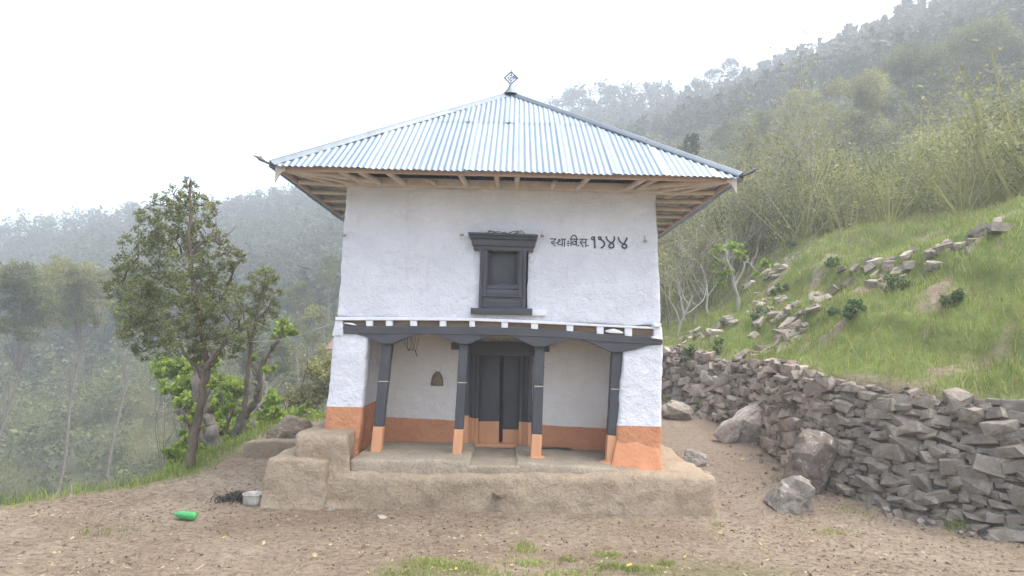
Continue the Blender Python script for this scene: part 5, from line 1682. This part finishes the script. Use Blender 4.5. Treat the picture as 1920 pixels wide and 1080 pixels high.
# bushes of fresh leaves under the trees
def bush(name, label, px, py, Y, rpx, seed, mat, group=None, L1=0.06, cat='bush', n=5, per=60):
    g_ = np.random.default_rng(seed)
    k = (Y - EYE[1]) / F
    c0 = P(px, py, Y); r_ = rpx * k
    gz_ = Hs(c0[0], c0[1])
    root = tag(empty(name, (c0[0], c0[1], gz_)), label, cat, group)
    cs = [c0 + g_.normal(size=3) * r_ * np.array([.55, .5, .4]) for _ in range(n)]
    m = MB()
    for c_ in cs:
        m.tube(wiggle((c0[0] + g_.normal() * .05, c0[1], gz_ - 0.05), c_, g_, 0.06, 5), [0.02, 0.016, 0.012, 0.009, 0.005], 5)
    m.build('stem', MAT['bark'], root)
    leaves_obj('foliage', clump_leaves(cs, [r_ * g_.uniform(0.4, 0.65) for _ in cs], per, L1, L1 * 0.6, g_, 0.5), mat, root)
    return root
for i, (px, py, Y, r_) in enumerate([(372, 770, 6.0, 26), (425, 740, 8.0, 24), (405, 800, 6.5, 24), (452, 790, 7.5, 22), (482, 800, 9.0, 24), (365, 830, 5.4, 22), (352, 730, 7.0, 24), (505, 780, 10, 24), (440, 820, 6.2, 16), (540, 790, 9, 20), (590, 785, 9, 14), (415, 840, 4.6, 14), (345, 860, 4.2, 18), (470, 825, 5.5, 12), (560, 800, 8.0, 12), (390, 700, 9, 22), (340, 690, 9, 26)]):
    bush('leafy_bush', 'bush of bright spring leaves growing on the slope below the terrace edge', px, py, Y, r_ * 1.35, 70 + i, MAT['leaf_fresh'], 'bright bushes below the terrace edge', 0.06, 'bush', 9)
for i, (px, py, r_, lab) in enumerate([(1420, 600, 20, 'dark green bush beside stones in the middle of the bank'), (1358, 655, 22, 'leafy weed clump at the lower edge of the grassy bank'), (1302, 668, 16, 'small weed bush above the far end of the rubble wall'), (1466, 553, 18, 'rounded dark shrub below the rock ledge on the bank'), (1490, 462, 14, 'low round bush on top of the rock ledge'), (1600, 590, 24, 'dark bush alone on the open bank above the rubble wall'), (1700, 540, 26, 'spreading green bush high on the open bank'), (1790, 560, 22, 'small bush low on the open bank near the wall top'), (1560, 500, 20, 'round bush at the end of the scattered stone ledge')]):
    p = T(px, py)
    k = (p[1] - EYE[1]) / F
    bush('weed_bush', lab, px, py - 2, p[1], r_, 90 + i, MAT['weed'], None, 0.035, 'bush', 5, 60)

# ---- right-hand bank trees
Yp = 9.0
drawn_tree('fodder_tree', 'lopped tree with a pale trunk and green tufts atop the grassy bank', Yp,
           [([(1386, 590), (1384, 560), (1376, 530), (1370, 505), (1362, 485), (1364, 468)], 0.06, 0.03), ([(1378, 535), (1392, 510), (1400, 490), (1420, 510)], 0.035, 0.015), ([(1368, 500), (1350, 490), (1338, 480)], 0.03, 0.012)],
           [(1364, 458, 13), (1380, 462, 11), (1352, 466, 11), (1340, 478, 11), (1386, 476, 10), (1350, 498, 9), (1346, 512, 9), (1364, 510, 8), (1428, 502, 13), (1440, 494, 11), (1418, 512, 10), (1352, 530, 7)], MAT['bark_pale'], MAT['leaf_fresh'], 101, 0.055, 0.034, 46, 6, 0.45)
for i, (px, Y, h_, nl, lab) in enumerate([(1268, 10.5, 3.4, 420, 'bare pale shrub with a few yellow leaves beside the right wall of the house'), (1300, 11.5, 3.6, 160, 'leafless twiggy tree behind the grass next to the pale shrub'), (1330, 12.0, 3.8, 200, 'grey twiggy tree left of the pale lopped trunk on the bank'),
                                          (1405, 12.5, 3.6, 300, 'thin grey tree just behind the pale lopped tree'), (1285, 14, 5.0, 500, 'taller thin tree with sparse yellow leaves behind the twiggy trees'), (1252, 13, 4.4, 900, 'yellow-leaved thin tree half hidden by the house wall'), (1350, 16, 5.6, 500, 'tall sparse tree rising behind the pale lopped tree'), (1440, 15, 4.5, 300, 'leafless tree standing behind the rock ledge')]):
    bare_tree('bare_tree', lab, px, 600, Y, h_, 110 + i, MAT['bark_pale'] if i % 2 == 0 else MAT['bark'], MAT['leaf_yellow'], nl, 0.05, 0.045)
# bamboo-like tall stems behind the bank
def culm(name, label, x0, y0, x1, y1, Y, seed, group):
    g_ = np.random.default_rng(seed)
    a, b = P(x0, y0, Y), P(x1, y1, Y + g_.uniform(-1, 1))
    gz_ = Hs(a[0], a[1])
    root = tag(empty(name, (a[0], Y, gz_)), label, 'bamboo', group)
    path = dense_path([np.array([a[0] + (a[0] - b[0]) * 0.1, Y, gz_ - 0.2]), a, a * 0.5 + b * 0.5 + np.array([g_.normal() * 0.15, 0, 0.1]), b], 6)
    rad = np.linspace(0.055, 0.012, len(path))
    MB().tube(path, rad, 6).build('stem', MAT['culm'], root)
    m = path[len(path) // 3:]
    n = 700
    idx = g_.integers(len(m), size=n)
    c_ = np.array(m)[idx] + g_.normal(size=(n, 3)) * np.array([0.45, 0.45, 0.3])
    leaves_obj('foliage', leaf_quads(c_, 0.085, 0.022, g_), MAT['leaf_yellow'], root)
for i, (x0, y0, x1, y1, Y) in enumerate([(1436, 560, 1398, 395, 16), (1440, 560, 1482, 320, 17), (1420, 545, 1440, 330, 18), (1462, 545, 1456, 290, 20), (1500, 520, 1506, 285, 20), (1480, 540, 1520, 330, 19), (1405, 560, 1396, 300, 21), (1330, 560, 1345, 380, 20), (1380, 560, 1372, 360, 22),
                                         (1545, 500, 1560, 270, 20), (1600, 480, 1590, 250, 22), (1660, 450, 1690, 200, 21), (1730, 420, 1745, 190, 22), (1800, 400, 1790, 160, 23)]):
    culm('bamboo_stem', 'thin tall bamboo stem with feathery leaves behind the grassy bank', x0, y0, x1, y1, Y, 130 + i, 'bamboo stems on the slope behind the bank')

# leafy hillside trees at middle distance
def round_tree(name, label, px, py_base, Y, w_px, h_px, seed, mat, bark, group=None, nclump=16, L1=0.12, per=10, kind='round'):
    g_ = np.random.default_rng(seed)
    k = (Y - EYE[1]) / F
    b_ = P(px, py_base, Y); gz_ = Hs(b_[0], b_[1])
    hgt, wid = h_px * k, w_px * k
    base = np.array([b_[0], b_[1], gz_])
    top = b_[2] + hgt
    root = tree_root(name, base, label, 'tree', group)
    m = MB()
    trunk = wiggle(base - (0, 0, .2), (b_[0] + g_.normal() * wid * .08, b_[1], top - 0.05 * hgt), g_, 0.02, 8)
    m.tube(trunk, np.linspace(0.02 * hgt + .03, 0.02, 8), 6)
    cs, rs = [], []
    for i in range(nclump):
        t = g_.uniform(0.0, 1)
        if kind == 'cone':
            rad_ = wid / 2 * (1.05 - t); z_ = b_[2] + hgt * (0.12 + 0.86 * t)
        else:
            rad_ = wid / 2 * math.sqrt(max(0.05, 1 - (2 * t - 1) ** 2)); z_ = b_[2] + hgt * (0.25 + 0.70 * t)
        a_ = g_.uniform(0, 6.28); q_ = g_.uniform(0.2, 0.9)
        c_ = np.array([b_[0] + math.cos(a_) * rad_ * q_, b_[1] + math.sin(a_) * rad_ * q_, z_])
        cs.append(c_); rs.append(wid * g_.uniform(0.10, 0.19))
        j = min(7, max(1, int((z_ - gz_) / (top - gz_) * 7) - 1))
        m.tube(wiggle(trunk[j], c_, g_, 0.06, 4), [0.035, 0.025, 0.015, 0.008], 4)
    m.build('trunk', bark, root)
    leaves_obj('crown', clump_leaves(cs, rs, per, L1, L1 * 0.55, g_, 0.6), mat, root)
    return root
mid = [(1296, 330, 34, 74, 75, 'cone', 'dark bushy conifer rising just above the roof edge on the hillside', 'leaf_pine'), (1410, 350, 36, 46, 90, 'cone', 'slender dark tree among the pale hillside trees', 'leaf_pine'),
       (1480, 420, 30, 130, 170, 'round', 'broad hazy yellow-green tree above the rock ledge', 'leaf_yellow'), (1345, 420, 33, 90, 110, 'round', 'pale green bushy tree below the slender dark tree', 'leaf_yellow'),
       (1270, 400, 36, 90, 100, 'round', 'pale bushy tree showing beside the right eave', 'leaf_mid'), (1430, 300, 48, 90, 90, 'round', 'hazy green tree high on the slope over the bamboo', 'leaf_mid'),
       (1500, 280, 50, 110, 120, 'round', 'large hazy tree on the upper right slope', 'leaf_yellow'), (1600, 330, 36, 170, 200, 'round', 'large spreading pale tree right of the bamboo', 'leaf_yellow'), (1720, 280, 40, 180, 200, 'round', 'tall leafy hillside tree beyond the bamboo', 'leaf_mid'), (1850, 230, 40, 190, 200, 'round', 'large green tree at the far end of the bank', 'leaf_mid'), (1370, 300, 55, 80, 80, 'round', 'rounded green tree on the middle slope above the conifer', 'leaf_mid'),
       (585, 660, 40, 70, 90, 'round', 'pale green tree on the valley side left of the house', 'leaf_yellow'), (560, 600, 48, 60, 70, 'round', 'hazy green tree higher on the valley side', 'leaf_mid'), (612, 560, 60, 60, 80, 'round', 'dark hazy tree against the house wall on the valley side', 'leaf_mid'),
       (520, 720, 34, 80, 80, 'round', 'bushy tree at the bottom of the valley side', 'leaf_mid'), (470, 740, 38, 90, 90, 'round', 'olive tree behind the leaning lopped tree', 'leaf_mid'), (240, 640, 40, 140, 150, 'round', 'leafy tree far down the valley beyond the conifer', 'leaf_mid'), (120, 650, 36, 170, 170, 'round', 'broad pale tree at the open end of the valley', 'leaf_yellow'), (30, 680, 30, 160, 190, 'round', 'dense green tree beside the broad pale valley tree', 'leaf_mid')]
for i, (px, pb, Y, w_, h_, kd, lab, mt) in enumerate(mid):
    round_tree('conifer_tree' if kd == 'cone' else 'hillside_tree', lab, px, pb, Y, w_, h_, 160 + i, MAT[mt], MAT['bark'], None, 22, 0.07, 17, kd)

# small shed half hidden behind the house
sx_, sy_ = P(618, 652, 16)[0], 16.0
sz_ = P(618, 652, 16)[2]
gz_ = Hs(sx_ + 1, sy_ + 1)
shed = tag(empty('shed', (sx_ + 1.2, sy_ + 1, gz_)), 'small grey shed with a red roof showing behind the left corner of the house', 'shed')
rbox('wall', box8(sx_ + 0.12, sx_ + 2.6, sy_, sy_ + 2, gz_ - 0.3, sz_), 0.02, 0.4, 0.01, 3, plain('grey_boards', (0.16, 0.15, 0.14), (0.28, 0.26, 0.24), 6), shed, 5)
rz = [(sx_ - 0.15, sy_ - 0.25, sz_ - 0.05), (sx_ + 2.9, sy_ - 0.25, sz_ - 0.05), (sx_ + 2.9, sy_ + 1.0, sz_ + 0.65), (sx_ + 0.1, sy_ + 1.0, sz_ + 0.65), (sx_ - 0.15, sy_ + 2.25, sz_ - 0.05), (sx_ + 2.9, sy_ + 2.25, sz_ - 0.05)]
o = mesh_py('roof', rz, [(0, 1, 2, 3), (3, 2, 5, 4)], plain('red_sheet', (0.15, 0.09, 0.08), (0.21, 0.125, 0.11), 6), shed)
o.modifiers.new('thickness', 'SOLIDIFY').thickness = 0.05

# ================================================================== FAR WOODS
def far_template(kind, g_):
    """leaf cards of one far tree, unit height"""
    if kind == 'pine':
        n = 120
        t = g_.uniform(0.25, 1.0, n)
        r_ = 0.19 * (1.03 - t) ** 0.9 * g_.uniform(0.3, 1.0, n)
        a = g_.uniform(0, 6.28, n)
        C = np.stack([np.cos(a) * r_, np.sin(a) * r_, t], -1)
        V = leaf_quads(C, 0.060, 0.022, g_, np.stack([np.cos(a), np.sin(a), 0.4 + 0 * a], -1) * 1.2)
    else:
        n = 200
        nc = 6
        cc = g_.normal(size=(nc, 3)) * np.array([0.16, 0.16, 0.15]) + np.array([0, 0, 0.62])
        u = g_.normal(size=(n, 3)); u /= np.linalg.norm(u, axis=1)[:, None]
        C = cc[g_.integers(nc, size=n)] + u * g_.uniform(0.5, 1, n)[:, None] * 0.17
        V = leaf_quads(C, 0.043, 0.026, g_)
    return V
gf = np.random.default_rng(99)
TP = [far_template('pine', gf) for _ in range(5)]
TB = [far_template('round', gf) for _ in range(5)]
def scrub_template(g_):
    """near scrub: fan of thin stems with small leaves, unit height"""
    out = []
    n = 620
    nc = 9
    cc = np.stack([g_.normal(size=nc) * 0.22, g_.normal(size=nc) * 0.22, g_.uniform(0.35, 0.92, nc)], -1)
    u = g_.normal(size=(n, 3)) * np.array([0.10, 0.10, 0.09])
    out.append(leaf_quads(cc[g_.integers(nc, size=n)] + u, 0.0125, 0.0075, g_))
    for c_ in cc:
        for q in range(2):
            e_ = c_ + g_.normal(size=3) * 0.08 + np.array([0, 0, 0.12])
            b_ = np.array([g_.normal() * 0.03, g_.normal() * 0.03, 0.1])
            s_ = np.array([0.006, 0.004, 0])
            out.append(np.array([b_ - s_, b_ + s_, e_ + s_ * 0.5, e_ - s_ * 0.5]))
    return np.concatenate(out)
TS = [scrub_template(gf) for _ in range(7)]
def plant_wood(name, mat, n, az0, az1, f0, f1, kinds, h0, h1, dens=None, r0=30):
    az = gf.uniform(R(az0), R(az1), n)
    rgm = np.interp(az, AZ_T, RG_T)
    f = np.sqrt(gf.uniform(f0 ** 2, f1 ** 2, n))
    r_ = r0 + (rgm - r0) * f
    x = np.sin(az) * r_; y = EYE[1] + np.cos(az) * r_
    if dens is not None:
        k_ = gf.uniform(0, 1, n) < dens(x, y, f)
        x, y = x[k_], y[k_]
    z = H(x, y)
    out = []
    for i in range(len(x)):
        tp = kinds[int(gf.integers(len(kinds)))]
        hgt = gf.uniform(h0, h1); a = gf.uniform(0, 6.28)
        w_ = hgt * gf.uniform(0.85, 1.3)
        ca, sa = math.cos(a) * w_, math.sin(a) * w_
        v = np.empty_like(tp)
        v[:, 0] = tp[:, 0] * ca - tp[:, 1] * sa + x[i]
        v[:, 1] = tp[:, 0] * sa + tp[:, 1] * ca + y[i]
        v[:, 2] = tp[:, 2] * hgt + z[i] - 0.15 * hgt
        out.append(v)
    V = np.concatenate(out)
    o = mesh_np(name, V, np.arange(len(V)).reshape(-1, 4), mat)
    return tag(o, kind='stuff')
clear = lambda x, y, f: np.clip(0.25 + 1.5 * sm(-0.18, 0.12, fbm(x / 45, y / 30, 91)), 0, 1)
plant_wood('far_wood', MAT['leaf_far'], 2300, -48, 6, 0.30, 0.99, TB + TP[:2], 5.5, 10, clear)
plant_wood('pine_wood', MAT['leaf_pine'], 1700, 0, 50, 0.55, 0.985, TP + TB[:1], 7, 11)
bankfar = lambda x, y, f: sm(5.2, 7, wall_d(x, y)) * np.where(y > 11, 1, sm(9, 12, x))
plant_wood('hillside_scrub', MAT['leaf_mid'], 1000, 4, 50, 0.15, 0.62, TB, 2.5, 5.5)
plant_wood('pale_scrub', MAT['leaf_yellow'], 520, 6, 50, 0.0, 0.30, TS, 1.6, 5.0, bankfar, 18)
plant_wood('olive_scrub', MAT['leaf_mid'], 420, 6, 50, 0.0, 0.34, TS, 1.6, 4.5, bankfar, 18)
plant_wood('valley_scrub', MAT['leaf_mid'], 800, -48, -8, 0.0, 0.42, TB, 2.0, 6.0)
plant_wood('valley_pale_scrub', MAT['leaf_yellow'], 420, -48, -8, 0.0, 0.28, TS, 2, 5.0, None, 24)

# slender saplings crowding the slope behind the bank
gs = np.random.default_rng(321)
for i in range(30):
    px = 1246 + i * 10.5 + gs.uniform(-5, 5)
    Yd = gs.uniform(13, 24)
    bare_tree('slender_sapling', 'slender pale sapling in the thicket behind the grassy bank', px, 560, Yd, gs.uniform(4.5, 7.5), 400 + i, MAT['bark_pale'] if i % 3 else MAT['culm'], MAT['leaf_yellow'], int(gs.integers(350, 900)), 0.05, 0.035, 'saplings in the thicket behind the bank', 0.35, 2, 5)

# skyline pines one can tell apart on the ridge
def skyline_mesh(seed, kind):
    g_ = np.random.default_rng(seed)
    m = MB()
    m.tube(wiggle((0, 0, -0.15), (0.02, 0, 0.97), g_, 0.015, 6), np.linspace(0.018, 0.004, 6), 5)
    if kind == 'umbrella':
        n = 420
        a = g_.uniform(0, 6.28, n); r_ = np.sqrt(g_.uniform(0, 1, n)) * 0.24
        C = np.stack([np.cos(a) * r_, np.sin(a) * r_, 0.80 + 0.17 * np.sqrt(np.clip(1 - (r_ / 0.25) ** 2, 0, 1)) * g_.uniform(0.3, 1, n)], -1)
        L1 = 0.030
        for k in range(7):
            aa = k * 0.9
            m.tube(wiggle((0, 0, 0.62), (math.cos(aa) * 0.17, math.sin(aa) * 0.17, 0.84), g_, 0.05, 4), [0.008, 0.006, 0.005, 0.003], 4)
    else:
        C = []
        for k in range(15):
            t = g_.uniform(0.30, 0.98); a = g_.uniform(0, 6.28)
            rad_ = 0.20 * (1.15 - t) ** 0.6 * g_.uniform(0.3, 1.0)
            c_ = np.array([math.cos(a) * rad_, math.sin(a) * rad_, t])
            m.tube(wiggle((0.01, 0, t - 0.05), c_, g_, 0.05, 3), [0.006, 0.004, 0.002], 4)
            C.append(c_ + g_.normal(size=(26, 3)) * np.array([0.048, 0.048, 0.030]))
        C = np.concatenate(C); L1 = 0.040
    V = leaf_quads(C, L1, L1 * 0.4, g_)
    me_t = m.build('trunk', MAT['bark_brown']).data
    o2 = leaves_obj('crown', V, MAT['leaf_pine'])
    me_c = o2.data
    for o_ in list(COL.objects):
        if o_.data in (me_t, me_c): bpy.data.objects.remove(o_)
    return me_t, me_c
SK = [skyline_mesh(200 + i, 'pine') for i in range(5)]
UM = skyline_mesh(210, 'umbrella')
def ridge_tree(px, ytop, me2, label, group, name='pine_tree', width=1.0, frac=0.995):
    az = math.atan((px - 960) / F)
    r_ = float(np.interp(az, AZ_T, RG_T)) * frac
    x, y = math.sin(az) * r_, EYE[1] + math.cos(az) * r_
    z = Hs(x, y)
    d = ray(px, ytop); top = EYE[2] + d[2] * ((y - EYE[1]) / d[1])
    hgt = max(5.0, top - z)
    root = tag(empty(name, (x, y, z - 0.3)), label, 'tree', group)
    rz_ = random.uniform(0, 6.28)
    for nm, me in zip(('trunk', 'crown'), me2):
        o = bpy.data.objects.new(nm, me); COL.objects.link(o)
        o.parent = root
        o.scale = (hgt * width, hgt * width, hgt); o.rotation_euler = (0, 0, rz_)
lab = 'dark pine standing out against the sky along the right-hand ridge'
tops = [(1008, 184), (1022, 180), (1040, 174), (1056, 160), (1070, 168), (1085, 156), (1100, 162), (1122, 145), (1136, 156), (1152, 160), (1174, 148), (1186, 158), (1200, 166), (1216, 148), (1232, 152), (1248, 150), (1262, 168), (1276, 158), (1290, 165), (1302, 148), (1322, 142), (1332, 150), (1352, 158), (1364, 152), (1382, 128), (1396, 140), (1412, 128), (1428, 120), (1444, 116), (1460, 122), (1476, 112), (1492, 118), (1508, 108),
        (1530, 100), (1560, 96), (1590, 84), (1625, 80), (1660, 66), (1700, 60), (1740, 46), (1780, 42), (1820, 30), (1870, 22)]
for i, (px, yt) in enumerate(tops):
    ridge_tree(px, yt, SK[i % 5], lab, 'skyline pines on the ridge', 'pine_tree', random.uniform(0.9, 1.25), random.uniform(0.97, 1.0))
ridge_tree(1342, 124, UM, 'flat-topped umbrella tree with a long bare trunk among the ridge pines', None, 'umbrella_tree', 0.8)
ridge_tree(1373, 104, UM, 'tallest umbrella tree lifting a small round crown high above the ridge', None, 'umbrella_tree', 0.6)
ridge_tree(1470, 96, UM, 'wispy umbrella tree above the pines where the ridge climbs', None, 'umbrella_tree', 0.6)
lab2 = 'hazy tree on the skyline of the far left ridge'
for i, px in enumerate(range(414, 650, 13)):
    yt = float(np.interp(px, [414, 500, 560, 600, 660], [412, 396, 380, 366, 345])) + random.uniform(-7, 7)
    ridge_tree(px, yt, SK[(i * 2) % 5], lab2, 'trees on the far left skyline', 'ridge_tree', random.uniform(1.2, 1.7), random.uniform(0.98, 1.0))

# ================================================================== HAZE
zmin, zmax = 1e9, -1e9
for o in COL.objects:
    if o.type == 'MESH' and o.name.startswith(('hillside', 'ground', 'pine_wood', 'far_wood')):
        co = np.empty(len(o.data.vertices) * 3, dtype=np.float32)
        o.data.vertices.foreach_get('co', co)
        zmin, zmax = min(zmin, co[2::3].min()), max(zmax, co[2::3].max())
hm = bpy.data.materials.new('haze_air')
hm.use_nodes = True
hn = hm.node_tree
hn.nodes.remove(hn.nodes['Principled BSDF'])
pv = hn.nodes.new('ShaderNodeVolumePrincipled')
pv.inputs['Color'].default_value = (0.93, 0.98, 1.0, 1)
pv.inputs['Density'].default_value = 0.0028
pv.inputs['Anisotropy'].default_value = 0.35
hn.links.new(pv.outputs[0], hn.nodes['Material Output'].inputs['Volume'])
m = MB(); m.box(-560, 560, -560, 545, float(zmin) - 1, float(zmax) + 14)
hz = m.build('haze', hm, None, False)
fix_normals(hz)
tag(hz, kind='stuff')
